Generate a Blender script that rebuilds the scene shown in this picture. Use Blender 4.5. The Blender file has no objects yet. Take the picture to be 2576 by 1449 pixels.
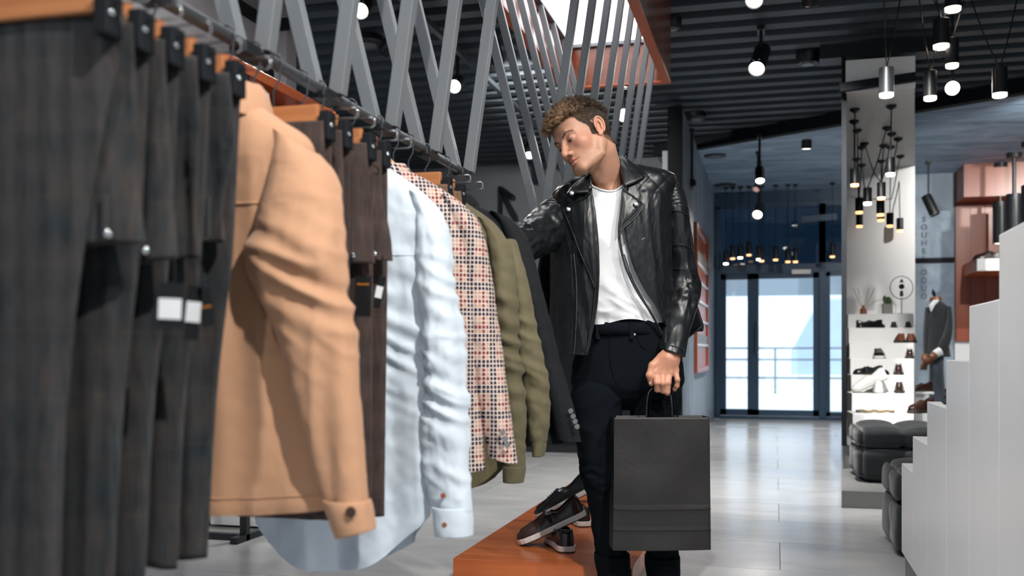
import bpy, math, random
import numpy as np
from mathutils import Vector, Matrix, noise
random.seed(7)
scene = bpy.context.scene
COL = scene.collection
PI = math.pi

# ---------------------------------------------------------------- camera frame
FPX, CX, HY, CAMZ = 2500.0, 1288.0, 885.0, 0.88       # focal length in px of the 2576 px frame, horizon row
ANG = math.atan(662.0 / 2500.0)                          # camera heading, left of the rail direction (+Y)
CA, SA = math.cos(ANG), math.sin(ANG)

def P(px, py, d):
    """world point seen at photo position (px, py) at depth d metres along the view axis"""
    l = (px - CX) / FPX * d
    return Vector((l * CA - SA * d, l * SA + CA * d, CAMZ + (HY - py) / FPX * d))
def XP(px, py, x):
    l = (px - CX) / FPX
    return P(px, py, x / (l * CA - SA))
def YP(px, py, y):
    l = (px - CX) / FPX
    return P(px, py, y / (l * SA + CA))
def ZP(px, py, z):
    return P(px, py, (CAMZ - z) * FPX / (py - HY))

cam = bpy.data.cameras.new('camera')
camo = bpy.data.objects.new('camera', cam); COL.objects.link(camo)
camo.location = (0, 0, CAMZ); camo.rotation_euler = (PI / 2, 0, ANG)
cam.sensor_width = 36.0; cam.lens = 36.0 * FPX / 2576.0
cam.shift_y = (HY - 724.5) / 2576.0
cam.clip_start = 0.05; cam.clip_end = 200
cam.dof.use_dof = True; cam.dof.focus_distance = 3.35; cam.dof.aperture_fstop = 3.2
scene.camera = camo

# ---------------------------------------------------------------- world, light, exposure
vs = scene.view_settings
vs.view_transform = 'Standard'; vs.look = 'None'; vs.gamma = 1.0; vs.use_curve_mapping = False
vs.exposure = 0.0
scene.cycles.use_denoising = True
scene.cycles.max_bounces = 6; scene.cycles.diffuse_bounces = 4; scene.cycles.glossy_bounces = 3; scene.cycles.adaptive_threshold = 0.025
scene.cycles.caustics_reflective = False; scene.cycles.caustics_refractive = False
scene.cycles.sample_clamp_indirect = 6.0
wd = bpy.data.worlds.new('world'); scene.world = wd; wd.use_nodes = True
bg = wd.node_tree.nodes['Background']
bg.inputs[0].default_value = (0.72, 0.87, 1.0, 1); bg.inputs[1].default_value = 0.7

def lamp(kind, name, loc, target, power, color=(1, 1, 1), size=0.1, spot=60, blend=0.5, parent=None):
    ld = bpy.data.lights.new(name, kind); ld.energy = power; ld.color = color
    if kind == 'AREA':
        ld.shape = 'RECTANGLE'; ld.size, ld.size_y = size if isinstance(size, tuple) else (size, size)
    else:
        ld.shadow_soft_size = size
    if kind == 'SPOT':
        ld.spot_size = math.radians(spot); ld.spot_blend = blend
    o = bpy.data.objects.new(name, ld); COL.objects.link(o); o.location = loc
    d = Vector(target) - Vector(loc); o.rotation_euler = d.to_track_quat('-Z', 'Y').to_euler()
    if parent is not None:
        o.parent = parent; o.matrix_parent_inverse = parent.matrix_world.inverted()
    return o

sun = bpy.data.lights.new('sun', 'SUN'); sun.energy = 11.0; sun.color = (1.0, 0.97, 0.92); sun.angle = 0.01
suno = bpy.data.objects.new('sun', sun); COL.objects.link(suno); suno.location = (0, -5, 12); suno.rotation_euler = Vector((0.35, 0.62, -1.0)).to_track_quat('-Z', 'Y').to_euler()

# ---------------------------------------------------------------- materials
MATS = {}
class NT:
    """small helper that writes shader expressions"""
    def __init__(s, name):
        s.m = bpy.data.materials.new(name); s.m.use_nodes = True
        s.t = s.m.node_tree; s.b = s.t.nodes['Principled BSDF']
    def n(s, typ, **kw):
        x = s.t.nodes.new(typ)
        for k, v in kw.items(): setattr(x, k, v)
        return x
    def put(s, sock, v):
        if isinstance(v, bpy.types.NodeSocket): s.t.links.new(v, sock)
        elif v is not None:
            if sock.type == 'RGBA' and len(v) == 3: v = (*v, 1)
            sock.default_value = v
    def math(s, op, a, b=None, c=None):
        x = s.n('ShaderNodeMath', operation=op)
        for i, v in enumerate((a, b, c)):
            if v is not None: s.put(x.inputs[i], v)
        return x.outputs[0]
    def mix(s, f, a, b, blend='MIX'):
        x = s.n('ShaderNodeMix', data_type='RGBA', blend_type=blend)
        s.put(x.inputs['Factor'], f); s.put(x.inputs[6], a); s.put(x.inputs[7], b)
        return x.outputs[2]
    def obj(s): return s.n('ShaderNodeTexCoord').outputs['Object']
    def uv(s): return s.n('ShaderNodeTexCoord').outputs['UV']
    def attr(s, name):
        return s.n('ShaderNodeAttribute', attribute_name=name).outputs['Color']
    def sc(s, vec, x, y, z, loc=(0, 0, 0), rot=(0, 0, 0)):
        m = s.n('ShaderNodeMapping'); s.put(m.inputs[0], vec)
        m.inputs['Scale'].default_value = (x, y, z); m.inputs['Location'].default_value = loc
        m.inputs['Rotation'].default_value = rot
        return m.outputs[0]
    def noise(s, vec, scale, detail=3, rough=0.5, dist=0.0):
        x = s.n('ShaderNodeTexNoise'); s.put(x.inputs['Vector'], vec)
        x.inputs['Scale'].default_value = scale; x.inputs['Detail'].default_value = detail
        x.inputs['Roughness'].default_value = rough; x.inputs['Distortion'].default_value = dist
        return x.outputs[0]
    def ramp(s, f, stops):
        x = s.n('ShaderNodeValToRGB'); s.put(x.inputs[0], f)
        e = x.color_ramp.elements
        while len(e) < len(stops): e.new(0.5)
        for q, (p, c) in zip(e, stops): q.position = p; q.color = (*c, 1) if len(c) == 3 else c
        return x.outputs[0]
    def sep(s, v):
        x = s.n('ShaderNodeSeparateXYZ'); s.put(x.inputs[0], v); return x.outputs
    def stripe(s, c, period, off, width):
        """1 inside a stripe of the given width that repeats along coordinate c"""
        f = s.math('FRACT', s.math('DIVIDE', s.math('ADD', c, off), period))
        return s.math('LESS_THAN', f, width / period)
    def bump(s, h, strength=0.3, dist=0.002):
        x = s.n('ShaderNodeBump'); s.put(x.inputs['Height'], h)
        x.inputs['Strength'].default_value = strength; x.inputs['Distance'].default_value = dist
        s.put(s.b.inputs['Normal'], x.outputs[0])
    def fin(s, col=None, rough=None, metal=None, spec=None, sheen=None, emit=None, estr=None):
        b = s.b.inputs
        s.put(b['Base Color'], col); s.put(b['Roughness'], rough); s.put(b['Metallic'], metal)
        s.put(b['Specular IOR Level'], spec)
        if sheen is not None: b['Sheen Weight'].default_value = sheen; b['Sheen Roughness'].default_value = 0.5
        if emit is not None: s.put(b['Emission Color'], emit); b['Emission Strength'].default_value = estr
        MATS[s.m.name] = s.m
        return s.m

def plain(name, col, rough=0.5, metal=0.0, spec=0.5, var=0.08, vscale=6.0, bump=0.0, bscale=200.0, **kw):
    t = NT(name); v = t.obj()
    c = t.mix(t.noise(v, vscale, 3), [x * (1 - var) for x in col], [min(1, x * (1 + var)) for x in col])
    if bump: t.bump(t.noise(v, bscale, 2), bump, 0.001)
    return t.fin(c, rough, metal, spec, **kw)

def glow(name, col, s):
    t = NT(name); return t.fin((0.8, 0.8, 0.8), 0.4, emit=col, estr=s)

def wood(name, dark, light, rough=0.32, along='Y', scale=1.0, spec=0.5):
    t = NT(name); v = t.obj()
    st = {'X': (0.35, 7, 7), 'Y': (7, 0.35, 7), 'Z': (7, 7, 0.35)}[along]
    g = t.noise(t.sc(v, *[q * scale for q in st]), 2.2, 6, 0.6, 0.6)
    g2 = t.noise(t.sc(v, *[q * scale * 5 for q in st]), 4.0, 4, 0.6)
    c = t.ramp(g, [(0.30, dark), (0.5, [(a + b) / 2 for a, b in zip(dark, light)]), (0.68, light)])
    c = t.mix(0.35, c, t.mix(g2, [x * 0.55 for x in light], light), 'MULTIPLY')
    t.bump(g2, 0.06, 0.001)
    return t.fin(c, rough, spec=spec)

plain('black_metal', (0.012, 0.014, 0.017), 0.42, spec=0.4)
plain('matte_black', (0.008, 0.010, 0.013), 0.75, spec=0.2)
plain('grey_steel', (0.150, 0.162, 0.175), 0.40, 0.0, 0.5, 0.06, bump=0.08, bscale=900)
plain('rail_steel', (0.065, 0.072, 0.08), 0.35, 0.35, 0.5, 0.06)
plain('chrome', (0.75, 0.77, 0.8), 0.12, 1.0)
plain('white_paint', (0.85, 0.85, 0.85), 0.38, spec=0.4, var=0.02)
plain('white_satin', (0.78, 0.79, 0.80), 0.30, spec=0.5, var=0.02)
plain('grey_wall', (0.27, 0.275, 0.30), 0.6, var=0.05)
plain('dark_wall', (0.11, 0.12, 0.13), 0.6, var=0.1)
plain('blue_frame', (0.022, 0.058, 0.108), 0.4, var=0.08)
plain('slat_grey', (0.062, 0.080, 0.098), 0.6, var=0.1)
plain('plinth_grey', (0.20, 0.20, 0.20), 0.45, var=0.12, vscale=3)
wood('platform_wood', (0.42, 0.105, 0.026), (0.62, 0.20, 0.055), 0.25, 'X', 0.8)
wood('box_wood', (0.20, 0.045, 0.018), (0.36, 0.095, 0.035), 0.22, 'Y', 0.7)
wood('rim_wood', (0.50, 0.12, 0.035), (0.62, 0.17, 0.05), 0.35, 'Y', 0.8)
wood('shelf_wood', (0.42, 0.09, 0.022), (0.60, 0.16, 0.04), 0.3, 'Y', 0.8)
wood('wall_wood', (0.24, 0.055, 0.025), (0.42, 0.115, 0.05), 0.35, 'Z', 0.6)
wood('hanger_wood', (0.38, 0.14, 0.05), (0.56, 0.25, 0.10), 0.3, 'X', 2.0)
wood('pale_wood', (0.62, 0.36, 0.20), (0.78, 0.50, 0.30), 0.35, 'X', 2.0)
glow('panel_light', (0.93, 0.97, 1.0), 4.0)
glow('spot_lens', (1.0, 0.96, 0.88), 14.0)
glow('bulb_glare', (1.0, 0.98, 0.95), 60.0)
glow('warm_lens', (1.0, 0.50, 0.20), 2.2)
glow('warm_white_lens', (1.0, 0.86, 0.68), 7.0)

def tile_mat():
    t = NT('floor_tile'); v = t.obj()
    i = t.n('ShaderNodeObjectInfo').outputs['Random']
    off = t.n('ShaderNodeCombineXYZ'); t.put(off.inputs[0], t.math('MULTIPLY', i, 37.0)); t.put(off.inputs[1], t.math('MULTIPLY', i, 91.0))
    add = t.n('ShaderNodeVectorMath', operation='ADD'); t.put(add.inputs[0], v); t.put(add.inputs[1], off.outputs[0])
    a = t.noise(t.sc(add.outputs[0], 1.0, 2.0, 1.0), 1.6, 5, 0.5, 0.8)
    c = t.ramp(a, [(0.3, (0.46, 0.47, 0.485)), (0.5, (0.51, 0.515, 0.525)), (0.72, (0.57, 0.57, 0.575))])
    r = t.math('ADD', 0.13, t.math('MULTIPLY', a, 0.14))
    return t.fin(c, r, spec=0.6)
tile_mat()
plain('grout', (0.22, 0.22, 0.225), 0.8)

def concrete(name, dark, light):
    t = NT(name); v = t.obj()
    a = t.noise(t.sc(v, 1.0, 4.0, 1.0), 1.4, 8, 0.62, 0.8)
    c = t.ramp(a, [(0.32, dark), (0.62, light)])
    t.bump(a, 0.25, 0.01)
    return t.fin(c, 0.55, spec=0.35)
concrete('ceiling_concrete', (0.15, 0.26, 0.39), (0.44, 0.60, 0.76))
concrete('wall_concrete', (0.15, 0.21, 0.28), (0.36, 0.44, 0.52))

def glass_mat(name, col=(0.85, 0.93, 1.0), rough=0.02, alpha=0.16):
    t = NT(name)
    tr = t.n('ShaderNodeBsdfTransparent'); tr.inputs[0].default_value = (*col, 1)
    gl = t.n('ShaderNodeBsdfGlossy'); gl.inputs['Roughness'].default_value = rough
    fr = t.n('ShaderNodeFresnel'); fr.inputs[0].default_value = 1.5
    mx = t.n('ShaderNodeMixShader')
    t.put(mx.inputs[0], t.math('ADD', fr.outputs[0], alpha - 0.04))
    t.t.links.new(tr.outputs[0], mx.inputs[1]); t.t.links.new(gl.outputs[0], mx.inputs[2])
    t.t.links.new(mx.outputs[0], t.t.nodes['Material Output'].inputs[0])
    MATS[name] = t.m
    return t.m
glass_mat('clear_glass'); glass_mat('dark_glass', (0.10, 0.16, 0.22), 0.02, 0.10)

# ---------------------------------------------------------------- mesh helpers
class MB:
    """collects shapes into one mesh"""
    def __init__(s): s.v = []; s.f = []; s.uv = {}; s.mi = []
    def add(s, vs, fs, uvs=None):
        o = len(s.v); s.v += [tuple(p) for p in vs]; s.f += [tuple(i + o for i in f) for f in fs]
        if uvs is not None:
            for i, q in enumerate(uvs): s.uv[o + i] = q
        return s
    def box(s, c, size, rot=None):
        hx, hy, hz = [q / 2 for q in size]
        vs = [Vector((x, y, z)) for x in (-hx, hx) for y in (-hy, hy) for z in (-hz, hz)]
        if rot is not None: vs = [rot @ p for p in vs]
        c = Vector(c)
        return s.add([p + c for p in vs], [(0, 1, 3, 2), (4, 6, 7, 5), (0, 4, 5, 1), (2, 3, 7, 6), (0, 2, 6, 4), (1, 5, 7, 3)])
    def box2(s, a, b):
        a, b = Vector(a), Vector(b)
        return s.box((a + b) / 2, [abs(q) for q in (b - a)])
    def bar(s, p0, p1, w, h, up=(0, 1, 0)):
        """rectangular bar from p0 to p1; w across, h along 'up'"""
        p0, p1 = Vector(p0), Vector(p1); d = (p1 - p0).normalized(); u = Vector(up)
        a = d.cross(u).normalized(); u = a.cross(d).normalized()
        vs = [p + a * sx * w / 2 + u * sy * h / 2 for p in (p0, p1) for sx, sy in ((-1, -1), (1, -1), (1, 1), (-1, 1))]
        return s.add(vs, [(0, 1, 2, 3), (7, 6, 5, 4), (0, 4, 5, 1), (1, 5, 6, 2), (2, 6, 7, 3), (3, 7, 4, 0)])
    def cyl(s, p0, p1, r0, r1=None, n=16, caps=True):
        return s.tube([p0, p1], [r0, r0 if r1 is None else r1], n, caps)
    def tube(s, path, r, n=8, caps=True, up=None):
        path = [Vector(p) for p in path]; m = len(path)
        if not isinstance(r, (list, tuple)): r = [r] * m
        rings = []; prev = None
        for i, p in enumerate(path):
            d = (path[min(i + 1, m - 1)] - path[max(i - 1, 0)]).normalized()
            if prev is None:
                u = Vector(up) if up else (Vector((0, 0, 1)) if abs(d.z) < 0.9 else Vector((1, 0, 0)))
            else: u = prev
            u = (u - d * u.dot(d)).normalized(); prev = u; w = d.cross(u)
            rings.append([p + (u * math.cos(2 * PI * k / n) + w * math.sin(2 * PI * k / n)) * r[i] for k in range(n)])
        return s.loft(rings, True, caps)
    def loft(s, rings, closed=True, caps=True, uv=None):
        o = len(s.v); n = len(rings[0]); m = len(rings)
        for r in rings: s.v += [tuple(p) for p in r]
        for i in range(m - 1):
            for k in range(n if closed else n - 1):
                k2 = (k + 1) % n
                s.f.append((o + i * n + k, o + i * n + k2, o + (i + 1) * n + k2, o + (i + 1) * n + k))
        if caps and closed:
            s.f.append(tuple(o + k for k in reversed(range(n))))
            s.f.append(tuple(o + (m - 1) * n + k for k in range(n)))
        if uv is not None:
            for i in range(m):
                for k in range(n): s.uv[o + i * n + k] = uv[i][k]
        return s
    def ball(s, c, r, nu=16, nv=10):
        c = Vector(c); r = Vector(r) if isinstance(r, (tuple, list, Vector)) else Vector((r, r, r))
        rings = []
        for i in range(1, nv):
            t = PI * i / nv
            rings.append([c + Vector((r.x * math.sin(t) * math.cos(2 * PI * k / nu), r.y * math.sin(t) * math.sin(2 * PI * k / nu), -r.z * math.cos(t))) for k in range(nu)])
        return s.loft(rings, True, True)
    def prism(s, poly, axis, a, b):
        """polygon of 2D points extruded along an axis from a to b"""
        def q(p, h):
            return {'X': (h, p[0], p[1]), 'Y': (p[0], h, p[1]), 'Z': (p[0], p[1], h)}[axis]
        n = len(poly); vs = [q(p, a) for p in poly] + [q(p, b) for p in poly]
        fs = [tuple(range(n)), tuple(range(2 * n - 1, n - 1, -1))] + [(i, i + n, (i + 1) % n + n, (i + 1) % n) for i in range(n)]
        return s.add(vs, fs)
    def mesh(s, name):
        me = bpy.data.meshes.new(name); me.from_pydata(s.v, [], s.f); me.validate(); me.update()
        if s.uv:
            ul = me.uv_layers.new(name='UVMap'); li = np.empty(len(me.loops), np.int32); me.loops.foreach_get('vertex_index', li)
            t = np.zeros((len(s.v), 2), np.float32)
            for i, q in s.uv.items(): t[i] = q
            ul.data.foreach_set('uv', t[li].ravel())
        import bmesh
        bm = bmesh.new(); bm.from_mesh(me); bmesh.ops.recalc_face_normals(bm, faces=bm.faces); bm.to_mesh(me); bm.free()
        return me
    def obj(s, name, mat, parent=None, smooth=False, bevel=0, subd=0, solid=0, angle=40):
        return link(name, s.mesh(name), mat, parent, smooth, bevel, subd, solid, angle)

def link(name, me, mat, parent=None, smooth=False, bevel=0, subd=0, solid=0, angle=40):
    o = bpy.data.objects.new(name, me); COL.objects.link(o)
    if not me.materials:
        me.materials.append(MATS[mat] if isinstance(mat, str) else mat)
    if parent is not None: o.parent = parent
    if smooth is True: me.polygons.foreach_set('use_smooth', [True] * len(me.polygons))
    if smooth == 'auto':
        me.polygons.foreach_set('use_smooth', [True] * len(me.polygons)); me.set_sharp_from_angle(angle=math.radians(angle))
    if solid:
        md = o.modifiers.new('solid', 'SOLIDIFY'); md.thickness = solid; md.offset = 0
    if bevel:
        md = o.modifiers.new('bevel', 'BEVEL'); md.width = bevel; md.segments = 2; md.limit_method = 'ANGLE'
    if subd:
        md = o.modifiers.new('subd', 'SUBSURF'); md.levels = md.render_levels = subd
    return o

def tag(o, label=None, cat=None, group=None, kind=None):
    if label: o['label'] = label
    if cat: o['category'] = cat
    if group: o['group'] = group
    if kind: o['kind'] = kind
    return o
def thing(name, label, cat, loc=(0, 0, 0), rz=0.0, group=None):
    o = bpy.data.objects.new(name, None); COL.objects.link(o); o.empty_display_size = 0.05
    o.location = loc; o.rotation_euler = (0, 0, rz)
    return tag(o, label, cat, group)
def dup(o, parent=None):
    c = o.copy(); COL.objects.link(c); c.parent = parent
    for ch in o.children: dup(ch, c)
    return c
def nz(x, y, z): return noise.noise(Vector((x, y, z)))
def lerp(a, b, t): return a + (b - a) * t
def interp(tab, t):
    """piecewise smooth interpolation of rows (t, v...)"""
    xs = [r[0] for r in tab]
    if xs[0] > xs[-1]: tab = tab[::-1]; xs = xs[::-1]
    if t <= xs[0]: return tab[0][1:]
    if t >= xs[-1]: return tab[-1][1:]
    i = max(k for k in range(len(xs)) if xs[k] <= t)
    i = min(i, len(xs) - 2)
    q = (t - xs[i]) / (xs[i + 1] - xs[i])
    out = []
    for a0, a, b, b1 in zip(tab[max(i - 1, 0)][1:], tab[i][1:], tab[i + 1][1:], tab[min(i + 2, len(tab) - 1)][1:]):
        m0, m1 = (b - a0) / 2, (b1 - a) / 2
        if i == 0: m0 = b - a
        if i == len(tab) - 2: m1 = b - a
        q2, q3 = q * q, q * q * q
        out.append((2 * q3 - 3 * q2 + 1) * a + (q3 - 2 * q2 + q) * m0 + (-2 * q3 + 3 * q2) * b + (q3 - q2) * m1)
    return out
def curve(pts, n):
    """n points along a smooth curve through pts (tuples of any length)"""
    tab = [(i,) + tuple(p) for i, p in enumerate(pts)]
    return [tuple(interp(tab, (len(pts) - 1) * k / (n - 1))) for k in range(n)]
# ================================================================ the room
SLAT_Z = 3.08
floor = MB().box2((-7, -3.2, -0.06), (6.5, 13.4, -0.006)).obj('floor', 'grout'); tag(floor, kind='structure')
tm = MB().box2((-0.598, -0.298, -0.02), (0.598, 0.298, 0)).mesh('tile'); first = None
for j in range(-2, 24):
    for i in range(-4, 6):
        x, y = 0.62 + i * 1.2 + (0.0 if j % 2 else 0.6), 0.25 + j * 0.6
        if y < -1 or y > 13.2 or x < -4.6 or x > 4.4: continue
        if y < 2.0 and not (-2.5 < x < 2.5): continue
        t = link('tile', tm, 'floor_tile', floor); t.location = (x, y, 0)

ceil = MB().box2((-7, -3.2, 3.30), (6.5, 14.0, 3.36)).obj('ceiling', 'matte_black'); tag(ceil, kind='structure')
sm = MB().box2((-6.0, -0.055, 0), (6.0, 0.055, 0.05)).mesh('slat'); hm = MB().box2((-0.012, -8, 0), (0.012, 8, 0.10)).mesh('slat_hanger')
for k in range(46):
    y = 2.2 + k * 0.25
    if y > 13.2: break
    s = link('slat', sm, 'slat_grey', ceil); s.location = (0, y, SLAT_Z)
for x in (-4.2, -1.9, 0.4, 2.7):
    s = link('slat_hanger', hm, 'matte_black', ceil); s.location = (x, 5.6, SLAT_Z + 0.05)
# diagonal black beam, then the lower concrete ceiling in front of the entrance
b0, b1 = P(1700, 383, 10.45), P(2576, 235, 8.05); e = (b1 - b0).normalized()
b0 = b0 - e * 0.25; b1 = b1 + e * 3.0
CZ = 2.98
conc = MB()
conc.prism([(b0.x, b0.y), (b1.x, b1.y), (b1.x, 13.6), (b0.x, 13.6)], 'Z', CZ, CZ + 0.06)
conc = conc.obj('ceiling_lower', 'ceiling_concrete'); tag(conc, kind='structure')
nrm = Vector((-e.y, e.x, 0))
beam = MB().bar((b0.x, b0.y, CZ + 0.05), (b1.x, b1.y, CZ + 0.05), 0.10, 0.12, (0, 0, 1)).obj('trim_1', 'matte_black'); tag(beam, kind='structure')

# left wall with its return, back walls
def struct(name, mb, mat, parent=None, **kw):
    o = mb.obj(name, mat, parent, **kw)
    if parent is None: tag(o, kind='structure')
    return o
wl = struct('wall_left', MB().box2((-2.95, -1.6, 0), (-2.83, 5.2, 3.3)), 'grey_wall')
struct('corner_strip', MB().box2((-2.83, 5.13, 0), (-2.80, 5.2, 3.3)), 'matte_black', wl)
struct('wall_return', MB().box2((-2.95, 5.2, 0), (-2.72, 5.32, 3.06)), 'grey_wall', wl)
struct('top_band', MB().box2((-2.83, 5.185, 2.73), (-2.70, 5.2, 2.80)), 'matte_black', wl)
struct('top_band', MB().box2((-2.83, 2.0, 2.73), (-2.815, 5.13, 2.80)), 'matte_black', wl)
struct('wall_far_left', MB().box2((-6.5, 5.3, 0), (-6.4, 11.3, 3.3)), 'dark_wall')
wb = struct('wall_back', MB().box2((-6.5, 11.3, 0), (-0.93, 11.42, 3.3)), 'dark_wall')
struct('baseboard_back', MB().box2((-6.4, 11.27, 0), (-0.93, 11.3, 0.10)), 'matte_black')
# thin black arm bracket on the back wall
fr = MB(); a, b, c = YP(1258, 560, 11.2), YP(1258, 474, 11.2), YP(1292, 500, 10.4)
fr.bar(a, b, 0.05, 0.05); fr.bar(b, c, 0.05, 0.05, (0, 0, 1))
fr = fr.obj('wall_bracket', 'matte_black'); tag(fr, 'black angled metal bracket sticking out of the grey back wall', 'bracket')
# entrance side wall: concrete face, black end, pale trim
ws = struct('wall_entrance', MB().box2((-0.90, 8.70, 0), (-0.78, 13.4, 3.0)), 'wall_concrete')
struct('end_panel', MB().box2((-0.90, 8.66, 0), (-0.775, 8.70, 3.0)), 'matte_black', ws)
struct('edge_trim', MB().box2((-0.945, 8.66, 0), (-0.90, 8.72, 2.62)), 'grey_wall', ws)
# a long black counter standing in front of the back wall
cb = thing('display_counter', 'long black low counter in front of the grey back wall', 'counter', (-2.0, 8.75, 0))
MB().box2((-1.6, -0.30, 0.10), (1.05, 0.30, 0.88)).obj('body', 'matte_black', cb, bevel=0.004)
MB().box2((-1.6, -0.26, 0), (1.05, 0.26, 0.10)).obj('plinth', 'black_metal', cb)
MB().box2((-1.63, -0.33, 0.88), (1.08, 0.33, 0.91)).obj('top', 'black_metal', cb, bevel=0.004)

# ---------------------------------------------------------------- entrance: doors, transom
DY = 13.4
def zd(py): return YP(1950, py, DY).z
def xd(px): return YP(px, 800, DY).x
wf = MB()
wf.box2((-0.80, DY, 0), (xd(1800), DY + 0.12, 3.0))
wf.box2((xd(2140), DY, 0), (6.4, DY + 0.12, 3.0))
wf.box2((xd(1800), DY, zd(515)), (xd(2140), DY + 0.12, 3.0))
wfo = struct('wall_front', wf, 'blue_frame')
# outer frame members
def mem(name, x0, x1, z0, z1, dy=0.05, par=None, mat='blue_frame'):
    return struct(name, MB().box2((x0, DY - 0.02, z0), (x1, DY + dy, z1)), mat, par, bevel=0.004)
d1 = bpy.data.objects.new('door_1', None); COL.objects.link(d1); tag(d1, kind='structure'); d1.location = (0, 0, 0)
xs = {k: xd(k) for k in (1800, 1812, 1822, 1874, 1895, 1900, 2040, 2060, 2072, 2080, 2112, 2130)}
zt, zh, zb = zd(668), zd(692), zd(1036)
mem('frame', xs[1800], xs[1812], 0, zd(515), par=d1); mem('frame', xs[2060], xs[2072] + 0.03, 0, zd(515), par=d1)
mem('header', xs[1800], xs[2130], zt - 0.10, zt + 0.02, 0.09, d1)
mem('sill', xs[1800], xs[2130], 0, 0.04, 0.08, d1)
def leaf(name, x0, x1, st):
    l = MB()
    z0, z1 = 0.045, zt - 0.10
    for a, b in (((x0, z0), (x0 + st, z1)), ((x1 - st, z0), (x1, z1)), ((x0, z0), (x1, z0 + st * 1.1)), ((x0, z1 - st), (x1, z1))):
        l.box2((a[0], DY, a[1]), (b[0], DY + 0.05, b[1]))
    o = struct(name, l, 'blue_frame', d1)
    struct('pane', MB().box2((x0 + st, DY + 0.02, z0 + st), (x1 - st, DY + 0.03, z1 - st)), 'clear_glass', o)
    return o
leaf('side_leaf', xs[1812], xs[1895], 0.075); dl = leaf('door_leaf', xs[1895], xs[2060], 0.07)
struct('pull_handle', MB().tube([(xs[1900] + .02, DY - .01, .85), (xs[1900] + .02, DY - .06, .88), (xs[1900] + .02, DY - .06, 1.25), (xs[1900] + .02, DY - .01, 1.28)], 0.012, 8), 'chrome', dl)
struct('door_closer', MB().box2((xs[2040] - 0.24, DY - 0.05, zt - 0.12), (xs[2040], DY - 0.02, zt - 0.06)), 'white_satin', d1, bevel=0.005)
leaf('side_leaf', xs[2072] + 0.03, xs[2130], 0.05)
w1 = bpy.data.objects.new('window_1', None); COL.objects.link(w1); tag(w1, kind='structure')
mem('mullion', xs[2060], xs[2072] + 0.03, zt + 0.02, zd(515), par=w1)
mem('rail', xs[1800], xs[2130], zd(522), zd(508), par=w1)
struct('pane', MB().box2((xs[1812], DY + 0.02, zt + 0.02), (xs[2130], DY + 0.03, zd(520))), 'dark_glass', w1)
struct('vent_frame', MB().bar((xd(2016), DY - 0.01, zd(555)), (xd(2105), DY - 0.01, zd(550)), 0.03, 0.08, (0, 0, 1)), 'blue_frame', w1)
struct('floor_mat', MB().box2((-0.7, 11.9, 0), (0.9, 13.3, 0.006)), 'floor_tile', floor)

# outside the door: pale paving, sunlit plaster wall with a stair flank, iron railing, road sign post
plain('paving', (0.62, 0.64, 0.66), 0.8); plain('plaster', (0.72, 0.74, 0.78), 0.85, var=0.12, vscale=1.2); plain('plaster_blue', (0.36, 0.45, 0.58), 0.85)
struct('ground_outside', MB().box2((-14, 13.6, -0.12), (20, 45, -0.04)), 'paving')
bo = thing('plaster_building', 'pale plaster building seen through the glass entrance door', 'building', (2, 27, 0))
MB().box2((-9, 0, -0.04), (9, 3, 2.35)).obj('wall', 'plaster', bo)
MB().prism([(-1.6, -0.04), (-1.6, 0.9), (-0.9, 2.2), (-0.2, 2.2), (-0.2, -0.04)], 'Y', -0.9, 0.0).obj('buttress', 'plaster_blue', bo)
MB().box2((-9, -1.8, -0.04), (9, -0.9, 0.30)).obj('ledge', 'paving', bo)
rl = thing('street_railing', 'thin grey railing outside the glass entrance door', 'railing', (1.6, 22.5, -0.04))
for z in (0.35, 0.75, 1.0): MB().cyl((-4, 0, z), (4, 0, z), 0.022, n=6).obj('bar', 'grey_steel', rl)
for x in (-3.2, -1.6, 0.0, 1.6, 3.2): MB().cyl((x, 0, 0), (x, 0, 1.0), 0.025, n=6).obj('post', 'grey_steel', rl)

# right: concrete wall with painted letters, wood wall
WY = 12.6
wr = struct('wall_right', MB().box2((YP(2290, 700, WY).x, WY, 0), (YP(2402, 700, WY).x, WY + 0.1, 3.0)), 'wall_concrete')
struct('dark_rail', MB().box2((YP(2296, 655, WY).x, WY - 0.03, YP(2350, 661, WY).z), (YP(2400, 655, WY).x, WY, YP(2350, 649, WY).z)), 'matte_black', wr)
ww = struct('wall_wood', MB().box2((YP(2401, 700, WY).x, WY - 0.06, YP(2450, 858, WY).z), (6.4, WY + 0.1, 3.0)), 'wall_wood')
struct('wood_header', MB().box2((YP(2403, 700, WY).x, WY - 0.55, YP(2450, 512, WY).z), (6.4, WY - 0.06, 3.0)), 'wall_wood', ww)
struct('base_panel', MB().box2((YP(2401, 700, WY).x, WY - 0.03, 0), (6.4, WY + 0.1, YP(2450, 858, WY).z)), 'white_satin', ww)
for i in range(6):
    x = YP(2402 + i * 36, 700, WY).x; x1 = YP(2402 + i * 36 + 35, 700, WY).x
    struct('panel', MB().box2((x, WY - 0.075, YP(2450, 858, WY).z), (x1, WY - 0.06, YP(2450, 512, WY).z)), 'wall_wood', ww)
struct('wall_far_right', MB().box2((6.4, 2.0, 0), (6.5, 13.5, 3.3)), 'grey_wall')
plain('faded_ink', (0.075, 0.10, 0.125), 0.7)
def text_mesh(s, size):
    cu = bpy.data.curves.new('txt', 'FONT'); cu.body = s; cu.size = size; cu.align_x = 'CENTER'; cu.align_y = 'CENTER'; cu.resolution_u = 2; cu.extrude = 0.001
    o = bpy.data.objects.new('txt', cu); COL.objects.link(o)
    dg = bpy.context.evaluated_depsgraph_get(); me = bpy.data.meshes.new_from_object(o.evaluated_get(dg))
    bpy.data.objects.remove(o); return me
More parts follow.
